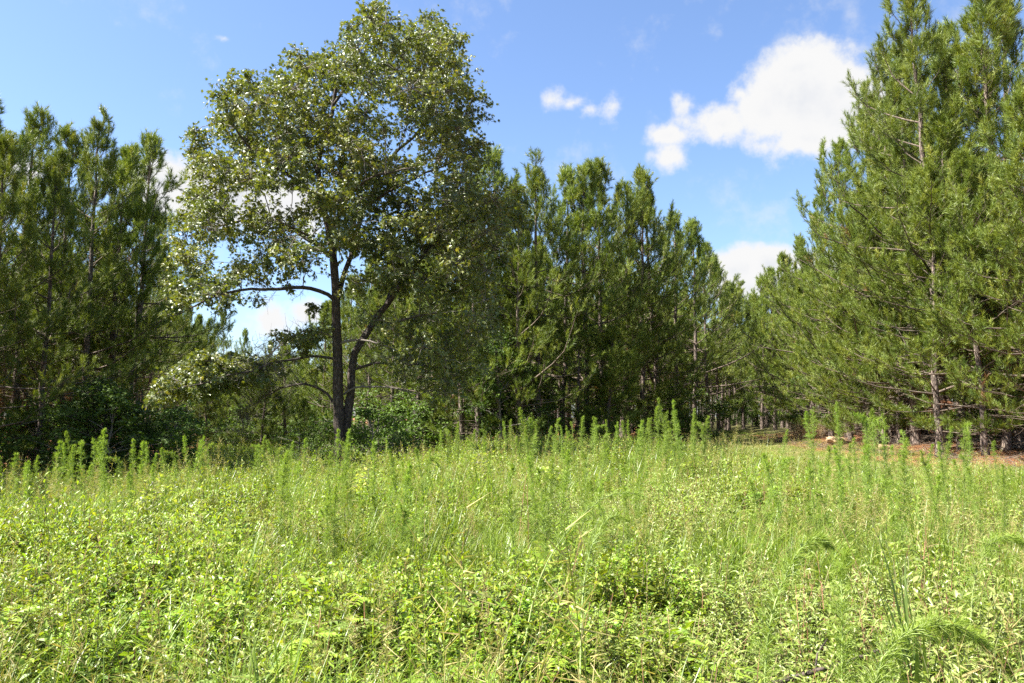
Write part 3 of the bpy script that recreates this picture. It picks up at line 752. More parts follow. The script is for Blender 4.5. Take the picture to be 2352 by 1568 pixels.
# rows behind
def far_enough(x, y, dmin):
    return all((x - a) ** 2 + (y - b) ** 2 > dmin ** 2 for a, b in placed)


def fillrow(n, fx, kinds, hr, label, group, dmin=2.3):
    c = 0; tries = 0
    while c < n and tries < 6000:
        tries += 1
        x, y = fx()
        if not far_enough(x, y, dmin): continue
        placed.append((x, y)); c += 1
        pine(kinds[rng.integers(len(kinds))], x, y, rng.uniform(*hr), rng.uniform(0, 6.28), label, group)


for (x, y, h) in [(-23.5, 11, 15), (-24.5, 14.5, 16), (-23, 18, 15.5), (-24.5, 21.5, 16), (-23.2, 25, 15.5), (-26.5, 16, 15), (-27, 23, 16), (-26, 28, 15.5)]:
    pine('wide', x, y, h, rng.uniform(0, 6.28), 'pine of the left wood just outside the left edge, shading the field', 'pines left of the picture'); placed.append((x, y))


def lw():
    y = rng.uniform(28, 100); return leftx(y) - rng.uniform(1.5, 15) - .5 - (2.5 if y > 48 else 0), y
def rw():
    y = rng.uniform(24, 92); return wallx(y) + rng.uniform(2.0, 14), y
def mw():
    s = rng.uniform(0, 1); x = -14 + 33 * s; y0 = np.interp(x, [-14, -4, 4, 12, 19], [62, 45, 49, 62, 76]); return x + rng.uniform(-2, .5), y0 + rng.uniform(1.5, 16)
def gw():
    return rng.uniform(14, 34), rng.uniform(86, 112)
WK = ['wood', 'wood_b', 'slim', 'slim_b']
fillrow(74, lw, WK, (11.8, 14.2), 'pine standing in deep shade behind the front row of the left wood', 'pines inside the left wood')
fillrow(52, rw, WK, (12.5, 15), 'pine standing behind the sunlit front row of the right wood', 'pines inside the right wood')
fillrow(58, mw, WK, (12, 14), 'pine standing in shade behind the front row of the middle wood', 'pines inside the middle wood')
fillrow(26, gw, WK, (12, 13.5), 'slender pine in the dim wood beyond the end of the grass', 'pines beyond the end of the clearing')


# ------------------------------------------------------------------ geometry-node scatter (stuff only)
def scatter(name, pts, rot, scl, idx, meshes, mats=None, **tg):
    me = bpy.data.meshes.new(name); n = len(pts)
    me.vertices.add(n); me.vertices.foreach_set('co', np.asarray(pts, np.float32).ravel())
    for nm, ty, arr, key in (('rot', 'FLOAT_VECTOR', rot, 'vector'), ('scl', 'FLOAT_VECTOR', scl, 'vector'), ('idx', 'INT', idx, 'value')):
        a_ = me.attributes.new(nm, ty, 'POINT'); a_.data.foreach_set(key, np.asarray(arr, np.int32 if ty == 'INT' else np.float32).ravel())
    me.update()
    src = bpy.data.collections.new(name + '_kinds')
    for k, ms in enumerate(meshes):
        so_ = bpy.data.objects.new(f'{name}_kind_{k:02d}', ms); src.objects.link(so_)
    ng = bpy.data.node_groups.new(name, 'GeometryNodeTree')
    ng.interface.new_socket('Geometry', in_out='INPUT', socket_type='NodeSocketGeometry')
    ng.interface.new_socket('Geometry', in_out='OUTPUT', socket_type='NodeSocketGeometry')
    n_, l_ = ng.nodes, ng.links
    gi = n_.new('NodeGroupInput'); go = n_.new('NodeGroupOutput'); ip = n_.new('GeometryNodeInstanceOnPoints')
    ci = n_.new('GeometryNodeCollectionInfo'); ci.inputs['Collection'].default_value = src
    ci.inputs['Separate Children'].default_value = True; ci.inputs['Reset Children'].default_value = True
    def na(nm, ty):
        q = n_.new('GeometryNodeInputNamedAttribute'); q.data_type = ty; q.inputs[0].default_value = nm
        return [s for s in q.outputs if s.enabled][0]
    l_.new(gi.outputs[0], ip.inputs['Points']); l_.new(ci.outputs[0], ip.inputs['Instance'])
    ip.inputs['Pick Instance'].default_value = True
    l_.new(na('idx', 'INT'), ip.inputs['Instance Index'])
    l_.new(na('rot', 'FLOAT_VECTOR'), ip.inputs['Rotation']); l_.new(na('scl', 'FLOAT_VECTOR'), ip.inputs['Scale'])
    l_.new(ip.outputs[0], go.inputs[0])
    o = put(name, me); md = o.modifiers.new('scatter', 'NODES'); md.node_group = ng
    tag(o, kind='stuff', **tg)
    return o


# deep wood beyond the individual trees
def joined(kind):
    t_, b_, c_, h0 = VAR[kind]
    G = Geo()
    for k, ms in enumerate((t_, b_, c_)):
        nv, nt = len(ms.vertices), len(ms.polygons)
        V = np.empty(nv * 3, np.float32); ms.vertices.foreach_get('co', V); T = np.empty(nt * 3, np.int32); ms.loops.foreach_get('vertex_index', T)
        A = np.empty(nt, np.float32); ms.attributes['var'].data.foreach_get('value', A)
        G.add(V.reshape(-1, 3), T.reshape(-1, 3), A, k)
    return G.mesh('wood_tree', [M['pinebark'], M['pinetwig'], M['needle']])


rng = np.random.default_rng(11)
P_ = []
for _ in range(5200):
    x, y = rng.uniform(-120, 110), rng.uniform(20, 210)
    if abs(x) > y * 1.3 + 14: continue
    inL = x < leftx(y) - 15 and y > 20
    inR = x > wallx(y) + 13
    far = y > 112 and (x > 12 or x < -50)
    inM = y > 78 and -14 < x < 14
    behind = y > 132
    if not (inL or inR or far or inM or behind): continue
    if P_ and (np.hypot(np.array(P_)[:, 0] - x, np.array(P_)[:, 1] - y) < (2.5 if inL else 3.0)).any(): continue
    P_.append((x, y))
P_ = np.array(P_); n = len(P_)
hh = rng.uniform(11.5, 13.5, n) / 15.0
hh = np.where((P_[:, 0] > -48) & (P_[:, 0] < 0) & (P_[:, 1] > 100), hh * .80, hh)
pts = np.stack([P_[:, 0], P_[:, 1], height(P_[:, 0], P_[:, 1])], 1)
scatter('distant_pine_wood', pts, np.stack([0 * hh, 0 * hh, rng.uniform(0, 6.28, n)], 1), np.stack([hh * 1.15, hh * 1.15, hh], 1), rng.integers(0, 2, n), [joined('wood'), joined('wood_b')],
        label='deep mass of pines filling the wood behind the trees one can tell apart', cat='wood')
print('wood trees', n)


# ------------------------------------------------------------------ broadleaf shrubs and saplings
def make_shrub(h, wd_, seed, tmpl, leaf, nb=16, size=.12, matl='gumleaf', low=.15, nsh=20, nlf=10):
    rng = np.random.default_rng(seed); GL, GT = Geo(), Geo()
    m_ = 7; P = np.zeros((m_, 3)); P[:, 2] = np.linspace(-.1, h * .85, m_); P[:, :2] += np.cumsum(rng.normal(size=(m_, 2)) * .03 * h / 3, 0)
    GT.tubes(P[None], np.linspace(.014 * h, .004 * h, m_)[None], 7)
    stem = GT.mesh('trunk', [M['twig']], True); GT = Geo()
    C, Rb = [], []
    for k in range(nb):
        z = rng.uniform(low, .95); w_ = wd_ * math.sin(min(1, (1.03 - z) * 1.5) * 1.57) * rng.uniform(.2, 1)
        a_ = rng.uniform(0, 6.28); C.append((w_ * math.cos(a_), w_ * math.sin(a_), z * h)); Rb.append(rng.uniform(.2, .34) * wd_ + .05)
    C = np.array(C); Rb = np.array(Rb)
    a0 = np.stack([np.interp(C[:, 2] * .75, P[:, 2], P[:, 0]), np.interp(C[:, 2] * .75, P[:, 2], P[:, 1]), C[:, 2] * .75], 1)
    GT.tubes(np.stack([a0, (a0 + C) / 2 + (0, 0, .05), C], 1), np.broadcast_to(np.array([.006, .005, .003]) * h, (nb, 3)), 4)
    for c, r in zip(C, Rb):
        shoots(GL, GT, c[None], np.array([r]), None, tmpl, nsh / max(r, .25), nlf, size, rng, up=.25, twr=.003)
    return stem, GT.mesh('branches', [M['twig']], True), GL.mesh('foliage', [M[matl]])


SH = {'gum_big': make_shrub(5.0, 2.0, 31, GUM, None, 26, .13, low=.18), 'gum': make_shrub(3.0, 1.3, 32, GUM, None, 18, .12), 'bush': make_shrub(2.2, 1.3, 33, SIMPLE, None, 16, .10, low=.08),
      'bush_b': make_shrub(2.6, 1.1, 34, ROUND, None, 14, .10, low=.1), 'sap': make_shrub(.95, .28, 35, GUM, None, 8, .085, 'yellowleaf', low=.45, nsh=6, nlf=6), 'sap_b': make_shrub(.85, .32, 36, SIMPLE, None, 8, .08, 'yellowleaf', low=.4, nsh=6, nlf=6)}
SHH = {'gum_big': 5.0, 'gum': 3.0, 'bush': 2.2, 'bush_b': 2.6, 'sap': .95, 'sap_b': .85}


def shrub(kind, u, d, h, label, cat='shrub', group=None, ws=1.0, name='shrub', x=None):
    x = gx(u, d) if x is None else x; s = h / SHH[kind]
    o = put(name, None, loc=gp(x, d)); o.scale = (s * ws, s * ws, s); o.rotation_euler = (0, 0, rng.uniform(0, 6.28))
    tag(o, label, cat, group)
    for nm, ms in zip(('trunk', 'branches', 'foliage'), SH[kind]):
        c_ = put(nm, ms, o)
        if nm != 'trunk': tag(c_, kind='stuff')
    return o


shrub('gum_big', 1150, 40, 5.8, 'tall sweetgum with pale lit leaves in front of the middle pines, right of the oak', 'tree', name='sweetgum_tree')
shrub('gum_big', 1885, 52, 5.2, 'leafy bright green sweetgum at the edge of the right wood, left of the boulder', 'tree', ws=1.2, name='sweetgum_tree')
shrub('gum', 1838, 55, 2.6, 'low sweetgum bough reaching out over the far end of the grass', 'tree', ws=1.3, name='sweetgum_tree')
shrub('bush_b', 850, 27.2, 2.7, 'dark green leafy shrub growing right beside the foot of the oak', ws=1.1)
shrub('bush', 905, 29.5, 2.0, 'lower dark shrub just right of the shrub at the oak foot', ws=1.1)
shrub('bush', 730, 34, 1.6, 'small dark shrub just left of the oak trunk', ws=1.1)
shrub('gum', 2325, 31, 3.4, 'shaded leafy shrub on the red straw at the right edge', ws=1.2)
shrub('gum_big', 2350, 37, 6.0, 'tall shaded broadleaf bush behind the trunks at the right edge')
shrub('bush_b', 2120, 43, 2.4, 'dark leafy bush behind the leftmost thick trunk on the right', ws=1.3)
shrub('bush', 2060, 41, 1.9, 'low dark bush behind the boulder and the slender trunk', ws=1.3)
shrub('bush_b', 2235, 38, 3.0, 'dark bush seen between the two thick trunks on the right', ws=1.2)
shrub('bush', 690, 46, 2.2, 'rounded dark shrub far behind the low bare oak twigs', ws=1.2)
shrub('gum', 560, 56, 3.5, 'shrub in the dim gap left of the bare oak twigs', ws=1.3)
k = 0
for (u0, u1, d0, d1, n_, lab, grp) in [(-60, 420, 31, 40, 16, 'dark broadleaf shrub at the foot of the left wood', 'shrubs under the left wood'),
                                      (940, 1600, 41, 50, 18, 'dark broadleaf shrub at the foot of the middle wood', 'shrubs under the middle wood'),
                                      (1650, 1840, 84, 98, 12, 'dim green shrub among thin trunks at the far end', 'shrubs beyond the clearing'),
                                      (850, 1180, 41.5, 47, 16, 'dark shrub below the right side of the oak crown', 'shrubs below the oak crown'),
                                      (430, 790, 58, 100, 26, 'distant shrub seen under the low oak limbs', 'far shrubs behind the oak')]:
    for k, (u, d) in enumerate(sorted((rng.uniform(u0, u1), rng.uniform(d0, d1)) for _ in range(n_))):
        if grp.startswith('shrubs under the middle'): d += max(0, (u - 1300) / 300) * 12
        shrub(['bush', 'bush_b', 'gum', 'gum_big'][rng.integers(4)], u, d, rng.uniform(1.8, 4.2), f'{ordn(k)} from left: {lab}', group=grp, ws=1.35)
for k, (u, d) in enumerate(sorted((rng.uniform(470, 800), rng.uniform(52, 95)) for _ in range(18))):
    pine('young', gx(u, d), d, rng.uniform(5, 8.5), rng.uniform(0, 6.28), f'{ordn(k)} from left of the young pines in the thicket behind the oak trunk', 'young pines in the thicket behind the oak', wscale=1.4)
for (u, v, d, kd, lab) in [(365, 1108, 10.5, 'sap', 'yellow-green sapling, left one of the pale pair at the left'), (438, 1150, 9.2, 'sap_b', 'yellow-green sapling, right one of the pale pair at the left'), (420, 1120, 12.5, 'sap', 'small pale sapling behind the pair at the left'),
                           (850, 1075, 12.5, 'sap', 'pale yellow-topped sapling standing before the oak trunk'), (1000, 1062, 15, 'sap', 'pale yellow-green sapling right of the oak, before the clump of dog fennel'), (1035, 1085, 13, 'sap_b', 'small yellow sapling just right of the pale one beside the oak'),
                           (1105, 1040, 17, 'sap', 'yellow-green sapling below the tall leafy sweetgum'), (1270, 1048, 15, 'sap_b', 'yellow-topped sapling in the middle of the field'), (1700, 1030, 20, 'sap_b', 'yellow-flowered weed stalk in the grass before the far gap'), (560, 1062, 17, 'sap', 'pale sapling at the edge of the tree shade left of the oak')]:
    h = max(.6, hz(v, d)); shrub(kd, u, d, h, lab, 'sapling', 'pale saplings in the field', name='sapling', ws=1.25)


# ------------------------------------------------------------------ dog fennel
def make_fennel(h, seed, droop=.0, dense=1.0, arc=None, tw=.0036, bl=1.0):
    """tall feathery stalk; returns stem, plume"""
    rng = np.random.default_rng(seed); GS, GF = Geo(), Geo()
    m_ = 14; s = np.linspace(0, 1, m_)
    if arc is None:
        a0 = rng.uniform(0, 6.28); bend = np.clip((s - .84) / .16, 0, 1) ** 1.5 * droop
        P = np.stack([np.cos(a0) * bend * .16 * h + rng.normal() * .03 * s, np.sin(a0) * bend * .20 * h, s * h - bend * .10 * h], 1)
        P[:, :2] += np.cumsum(rng.normal(size=(m_, 2)) * .008, 0)
    else: P = resample(np.array(arc, float), np.linalg.norm(np.diff(np.array(arc, float), axis=0), axis=1).sum() / 13)
    s = np.linspace(0, 1, len(P))
    GS.tubes(P[None], (np.linspace(.006, .0018, len(P)) * (h / 1.6 + .2))[None], 5)
    def pt(q): return np.stack([np.interp(q, s, P[:, k]) for k in range(3)], -1)
    def dr(q): return norm(pt(np.minimum(q + .02, 1)) - pt(np.maximum(q - .02, 0)))
    nbr = int(130 * dense * h / 1.6)
    q = rng.uniform(.18, 1.0, nbr) ** .85; p0 = pt(q); ax = dr(q); an = rng.uniform(0, 6.28, nbr)
    F = frames(ax); hd = F[:, :, 0] * np.cos(an)[:, None] + F[:, :, 2] * np.sin(an)[:, None]
    L = (.016 + .125 * np.sin(np.clip((1 - q) * 1.9, 0, 1) * 1.5) ** 1) * bl * rng.uniform(.7, 1.25, nbr) * (h / 1.6) ** .5
    e1 = p0 + (hd * .75 + ax * .65) * L[:, None] * .6; e2 = e1 + (hd * .8 + ax * .35 - np.array([0, 0, .15 + .5 * droop])) * L[:, None] * .5
    GS.tubes(np.stack([p0, e1, e2], 1), np.broadcast_to(np.array([.0022, .0016, .0008]), (nbr, 3)), 3)
    nt = 17
    f = rng.uniform(0.05, 1.05, (nbr, nt)); base = np.where(f[..., None] < .55, p0[:, None] + (e1 - p0)[:, None] * (f / .55)[..., None], e1[:, None] + (e2 - e1)[:, None] * ((f - .55) / .45)[..., None])
    d = norm((e2 - p0)[:, None] / L[:, None, None] * .9 + rng.normal(size=(nbr, nt, 3)) * .55 + ax[:, None] * .25)
    pos, d = base.reshape(-1, 3), d.reshape(-1, 3); n = len(pos)
    ln = rng.uniform(.025, .06, n) * (h / 1.6) ** .4
    GF.stamp(TH[0], TH[1], pos, frames(d, rng.uniform(0, 3.14, n)), 1, np.clip(rng.normal(.5, .2, n) + .2 * np.repeat(q, nt), 0, 1), sc3=np.stack([np.full(n, tw), ln, np.ones(n)], 1))
    # threads straight on the stem, closer towards the tip
    n = int(620 * dense * h / 1.6); q = 1 - rng.uniform(0, 1, n) ** 1.3 * .85; p0 = pt(q); ax = dr(q)
    d = norm(ax * rng.uniform(.2, 1.2, (n, 1)) + rng.normal(size=(n, 3)) * .6)
    GF.stamp(TH[0], TH[1], p0, frames(d, rng.uniform(0, 3.14, n)), 1, np.clip(rng.normal(.6, .2, n), 0, 1), sc3=np.stack([np.full(n, tw), rng.uniform(.035, .075, n) * (1.1 - .65 * q ** 5), np.ones(n)], 1))
    return GS.mesh('stem', [M['fstem']], True), GF.mesh('plume', [M['fennel']])


FEN = [(1.6, make_fennel(1.6, 41)), (1.6, make_fennel(1.6, 42, .5)), (1.6, make_fennel(1.6, 43, 1.0)), (1.6, make_fennel(1.6, 44, 1.0, 1.3)), (1.3, make_fennel(1.3, 45, .2, 1.3)), (1.8, make_fennel(1.8, 46, .7, .8)), (1.0, make_fennel(1.0, 47, .1, 1.1)), (1.7, make_fennel(1.7, 48, 0., 1.5))]
for k_ in range(9):
    r_ = np.random.default_rng(200 + k_); H_ = r_.uniform(1.1, 1.8); lx, ly = r_.normal(size=2) * .10; hk = r_.uniform(-.16, .16)
    FEN.append((H_, make_fennel(H_, 210 + k_, .4, r_.uniform(.75, 1.35), arc=[(0, 0, 0), (lx * .3, ly * .3, H_ * .3), (lx * .8 + r_.normal() * .015, ly * .8, H_ * .62), (lx * 1.3, ly * 1.3, H_ * .88), (lx * 1.5 + hk * .5, ly * 1.5, H_ * .99), (lx * 1.5 + hk, ly * 1.5, H_ * .96)], bl=r_.uniform(.7, 1.1))))
fen_n = 0


def fennel(x, y, h, k, label, group, lean=.06):
    global fen_n
    h0, (st, pl) = FEN[k]; s = h / h0
    o = put('dog_fennel', None, loc=gp(x, y, -.02)); wf = rng.uniform(.62, .95); o.scale = (s ** .6 * wf, s ** .6 * wf, s * 1.04); o.rotation_euler = (rng.normal() * lean, rng.normal() * lean, rng.uniform(0, 6.28))
    tag(o, label, 'weed', group); put('stem', st, o); tag(put('plume', pl, o), kind='stuff'); fen_n += 1


FL = [(8, 1052, 11), (30, 1040, 12), (72, 1055, 11), (88, 1050, 12), (118, 1012, 15), (132, 1018, 15), (147, 1022, 15.5), (160, 1030, 15), (196, 988, 14), (218, 1005, 13.5), (205, 1010, 12), (245, 984, 13), (252, 1002, 12.5), (285, 1035, 15), (318, 1008, 14), (330, 1012, 14), (345, 1020, 15), (352, 1040, 13), (393, 1028, 15), (410, 1022, 15.5), (428, 1010, 16), (445, 998, 16), (457, 1002, 16), (470, 1012, 16), (485, 1030, 17)]
FM = [(580, 1020, 17), (598, 1010, 17), (620, 1000, 18), (640, 1008, 18), (665, 1012, 19), (700, 1005, 20), (775, 985, 13), (790, 984, 12.5), (800, 1010, 13), (880, 1005, 20), (1012, 985, 19), (1028, 975, 19), (1040, 968, 19.5), (1052, 980, 19), (1078, 985, 23), (1110, 978, 24), (1140, 985, 24), (1160, 968, 22), (1182, 962, 22), (1200, 975, 23)]
FR = [(1220, 935, 19), (1235, 958, 19), (1272, 958, 20), (1290, 975, 21), (1312, 968, 21), (1338, 955, 20), (1352, 960, 20), (1366, 965, 19), (1378, 956, 19), (1400, 962, 20), (1418, 975, 20), (1440, 965, 20), (1455, 972, 21), (1472, 960, 21), (1486, 955, 19), (1498, 965, 20), (1516, 932, 18), (1528, 940, 18), (1545, 912, 17), (1560, 918, 16.5), (1572, 950, 17), (1588, 945, 17.5), (1602, 955, 18), (1618, 955, 18), (1560, 965, 15)]
FRR = [(1780, 985, 20), (1855, 938, 14), (1868, 945, 15), (1925, 932, 13), (1966, 938, 12.5), (1990, 930, 12), (2006, 940, 11.5), (2022, 950, 12), (2042, 962, 12), (2072, 978, 11), (2144, 978, 12), (2196, 948, 9.5), (2206, 985, 11), (2282, 1010, 12), (2232, 1040, 10), (1720, 1052, 15), (1440, 1118, 9), (1408, 1168, 8), (1330, 1170, 8.5), (1975, 1020, 10), (2090, 1060, 10), (910, 1150, 9.5), (930, 1165, 8.5), (1520, 1080, 12)]
for L_, lab, grp in ((FL, 'from left of the feathery dog fennels before the dark left wood', 'dog fennels before the left wood'), (FM, 'from left of the feathery dog fennels either side of the oak trunk', 'dog fennels round the oak'),
                     (FR, 'from left of the tall dog fennels in the clump right of centre', 'dog fennels of the clump right of centre'), (FRR, 'from left of the scattered dog fennels in the right and near field', 'scattered dog fennels of the field')):
    for k, (u, v, d) in enumerate(sorted(L_)):
        x = gx(u, d); h = hz(v, d) - float(height(x, d)); kk = [1, 2, 3, 5, 8, 9, 10, 11, 12, 13, 14, 15, 16, 7][rng.integers(14)] if grp != 'dog fennels before the left wood' else [0, 1, 2, 7, 8, 9, 10, 11, 12, 13, 14, 15, 16, 5][rng.integers(14)]
        fennel(x, d, h, kk, f'{ordn(k)} {lab}', grp, .03)
# lesser stalks among them
for (u0, u1, v0, v1, d0, d1, n_, lab, grp) in [(0, 520, 1035, 1090, 10, 17, 34, 'lesser dog fennel among tall ones before the left wood', 'lesser dog fennels at left'), (560, 1210, 1005, 1060, 14, 24, 40, 'lesser dog fennel stalk in the field near the oak', 'lesser dog fennels near the oak'),
                                              (1210, 1620, 960, 1040, 15, 23, 34, 'lesser dog fennel stalk inside the dense clump right of centre', 'lesser dog fennels right of centre'), (1700, 2340, 1000, 1130, 8, 16, 34, 'lesser dog fennel stalk in the right field', 'lesser dog fennels at right'), (570, 1010, 1030, 1120, 8, 13, 30, 'slender dog fennel rising from the left middle of the field', 'slender dog fennels in the left middle field'), (1150, 1520, 1050, 1180, 6.5, 11, 26, 'slender dog fennel rising from the centre of the field', 'slender dog fennels in the centre field'), (1650, 2300, 1060, 1200, 6.5, 11, 22, 'slender dog fennel in the nearer right field', 'slender dog fennels in the nearer right field'),
                                              (760, 960, 1120, 1200, 7, 10, 16, 'thin dog fennel stalk in the near middle field', 'thin dog fennels in the near field')]:
    for k, (u, v, d) in enumerate(sorted((rng.uniform(u0, u1), rng.uniform(v0, v1), rng.uniform(d0, d1)) for _ in range(n_))):
        h = max(.45, hz(v, d))
        fennel(gx(u, d), d, h, rng.integers(len(FEN)), f'{ordn(k)} from left: {lab}', grp, .08)
# leaning near stalks
def arc_fennel(px_, label, seed, dense=1.6):
    P = [at(*p) for p in px_]; P[0][2] = float(height(P[0][0], P[0][1]))
    base = P[0].copy(); st, pl = make_fennel(1.3, seed, .2, dense, arc=[p - base for p in P], tw=.0024, bl=.62)
    o = put('dog_fennel', None, loc=base); tag(o, label, 'weed', 'arching dog fennels close to the camera'); put('stem', st, o); tag(put('plume', pl, o), kind='stuff')


arc_fennel([(1960, 1620, 2.9), (2010, 1500, 2.95), (2060, 1460, 3.0), (2120, 1434, 3.05), (2180, 1424, 3.1), (2225, 1440, 3.15), (2262, 1480, 3.2)], 'bright feathery dog fennel arching over near the bottom right corner', 61, 2.0)
arc_fennel([(1745, 1560, 3.6), (1760, 1440, 3.7), (1795, 1340, 3.8), (1830, 1262, 3.9), (1862, 1218, 3.95), (1895, 1222, 4.0), (1915, 1260, 4.0)], 'dog fennel leaning right with drooping tip in the near right field', 62, 1.6)
arc_fennel([(1330, 1500, 4.2), (1335, 1380, 4.6), (1350, 1270, 5.0), (1385, 1190, 5.4), (1425, 1165, 5.6), (1440, 1195, 5.7)], 'dog fennel with hooked dark tip in the middle of the near field', 63, .9)
arc_fennel([(1180, 1450, 4.4), (1230, 1330, 5.0), (1300, 1220, 5.6), (1380, 1140, 6.2), (1440, 1118, 6.5), (1482, 1140, 6.6)], 'long thin dog fennel sweeping up to a hooked tip right of centre', 64, .8)
arc_fennel([(2215, 1480, 4.6), (2235, 1330, 4.9), (2270, 1240, 5.1), (2310, 1222, 5.2), (2355, 1250, 5.3)], 'dog fennel arching out of the right edge of the picture', 65, 1.5)
arc_fennel([(1925, 1500, 3.9), (1935, 1400, 4.1), (1930, 1330, 4.2), (1935, 1280, 4.3), (1945, 1262, 4.3)], 'short upright dog fennel left of the tall coarse grass', 66, 1.5)
print('fennels', fen_n)


# ------------------------------------------------------------------ field vegetation kinds
def blades(G, rng, n, h, rad_, wd_, lean=.35, segs=4, var=(.5, .2), mi=0, curl=1.0):
    a_ = rng.uniform(0, 6.28, n); r_ = rad_ * np.sqrt(rng.uniform(0, 1, n)); hh_ = h * rng.uniform(.5, 1.1, n)
    p0 = np.stack([r_ * np.cos(a_), r_ * np.sin(a_), 0 * r_], 1); b_ = a_ + rng.normal(size=n) * .9
    ld = np.stack([np.cos(b_), np.sin(b_), 0 * b_], 1); le = np.abs(rng.normal(size=n)) * lean + .08
    s = np.linspace(0, 1, segs + 1)
    off = (s[None] ** (1.6)) * (le * hh_)[:, None] * (1 + curl * s[None])
    z = s[None] * hh_[:, None] - (s[None] ** 3) * (le ** 1.2 * hh_ * .55 * curl)[:, None]
    C_ = p0[:, None] + ld[:, None] * off[..., None] + np.array([0, 0, 1.]) * z[..., None]
    sd = np.stack([-np.sin(b_), np.cos(b_), 0 * b_], 1)
    w_ = wd_ * rng.uniform(.6, 1.3, n)[:, None] * np.array([.7, 1, .9, .6, .0][:segs + 1] if segs == 4 else np.linspace(1, 0, segs + 1))[None]
    A_ = C_ - sd[:, None] * w_[..., None] * .5; B_ = C_ + sd[:, None] * w_[..., None] * .5
    V = np.stack([A_, B_], 2).reshape(n, -1, 3); k = V.shape[1]
    tt = []
    for i in range(segs):
        tt += [(2 * i, 2 * i + 1, 2 * i + 3), (2 * i, 2 * i + 3, 2 * i + 2)]
    tt = np.array(tt[:-1] if True else tt)
    T = (tt[None] + (np.arange(n) * k)[:, None, None]).reshape(-1, 3)
    G.add(V.reshape(-1, 3), T, np.repeat(np.clip(rng.normal(var[0], var[1], n), 0, 1), len(tt)), mi)


def k_grass(seed, h=.5, n=46, wd_=.0065, **kw):
    rng = np.random.default_rng(seed); G = Geo(); blades(G, rng, n, h, .12, wd_, **kw); return G.mesh('grass_tuft', [M['grass']])


def k_stem(seed, ns, h, lsz, tmpl, matl, per=14, rad_=.16, up=.45, roll=.5, var=(.45, .2), leaf0=.12, whorl=1, lean=.14):
    """several upright stems with alternate leaves"""
    rng = np.random.default_rng(seed); G = Geo(); up_ = np.array([0, 0, 1.])
    for k in range(ns):
        a_ = rng.uniform(0, 6.28); r_ = rad_ * math.sqrt(rng.uniform()); H = h * rng.uniform(.6, 1.08)
        d = np.array([rng.normal() * lean + math.cos(a_) * lean, rng.normal() * lean + math.sin(a_) * lean, 1.])
        s = np.linspace(0, 1, 5)[:, None]; P = np.array([r_ * math.cos(a_), r_ * math.sin(a_), 0]) + d * s * H + np.array([d[0], d[1], -.25]) * .3 * H * s ** 2.5
        G.tubes(P[None], np.linspace(.003, .0012, 5)[None] * (H / .5), 3, rng.uniform(), 1)
        q = np.repeat(np.linspace(leaf0, 1, per), whorl); n = len(q)
        p0 = np.stack([np.interp(q, s[:, 0], P[:, i]) for i in range(3)], 1)
        an = np.arange(n) * 2.4 + rng.uniform(0, 6) + rng.normal(size=n) * .3
        ld = norm(np.stack([np.cos(an), np.sin(an), up + rng.normal(size=n) * .3 + .5 * (q > .93)], 1))
        sc = lsz * rng.uniform(.7, 1.2, n) * (1.15 - .5 * q)
        G.stamp(tmpl[0], tmpl[1], p0, frames(ld, rng.normal(size=n) * roll), sc, np.clip(rng.normal(var[0] + .2 * (rng.uniform() - .5), var[1], n) + .25 * q, 0, .96), 0)
    # rare red or yellow leaf
    me = G.mesh('weed', [M[matl], M['stem']])
    A = np.empty(len(me.polygons), np.float32); me.attributes['var'].data.foreach_get('value', A)
    return me


def k_pinnate(seed, nl, h, matl='weed', leaflet=.065, var=(.5, .15)):
    """sumac-like: leaves of paired leaflets arching from a stem"""
    rng = np.random.default_rng(seed); G = Geo()
    H = h
    G.tubes(np.array([[(0, 0, 0), (.01, 0, H * .4), (.02, .01, H * .8)]]), np.array([[.006, .005, .003]]), 4, .95, 1)
    for k in range(nl):
        q = rng.uniform(.35, 1); a_ = k * 2.4 + rng.normal() * .3; L = rng.uniform(.22, .34) * h / .6
        p0 = np.array([0.02 * q, 0, H * .8 * q]); hd = np.array([math.cos(a_), math.sin(a_), 0])
        s = np.linspace(0, 1, 9)[:, None]; P = p0 + hd * s * L * .9 + np.array([0, 0, 1.]) * (s * .55 - s ** 2 * .55) * L
        G.tubes(P[None], np.full((1, 9), .0015), 3, .8, 1)
        side = np.array([-hd[1], hd[0], 0.])
        tv = rng.normal(var[0], var[1])
        for sg in (-1, 1):
            pp = P[2:]; d = norm(side * sg + hd * .45 + np.array([0, 0, -.12]) + rng.normal(size=(7, 3)) * .08)
            G.stamp(SIMPLE[0], SIMPLE[1], pp, frames(d, rng.normal(size=7) * .15), leaflet * rng.uniform(.85, 1.1, 7) * np.array([.8, .95, 1, 1, .95, .85, .7]), np.clip(tv + rng.normal(size=7) * .05, 0, .93), 0)
        G.stamp(SIMPLE[0], SIMPLE[1], P[-1:], frames(hd[None]), np.array([leaflet * .8]), np.array([np.clip(tv, 0, .93)]), 0)
    return G.mesh('weed', [M[matl], M['stem']])


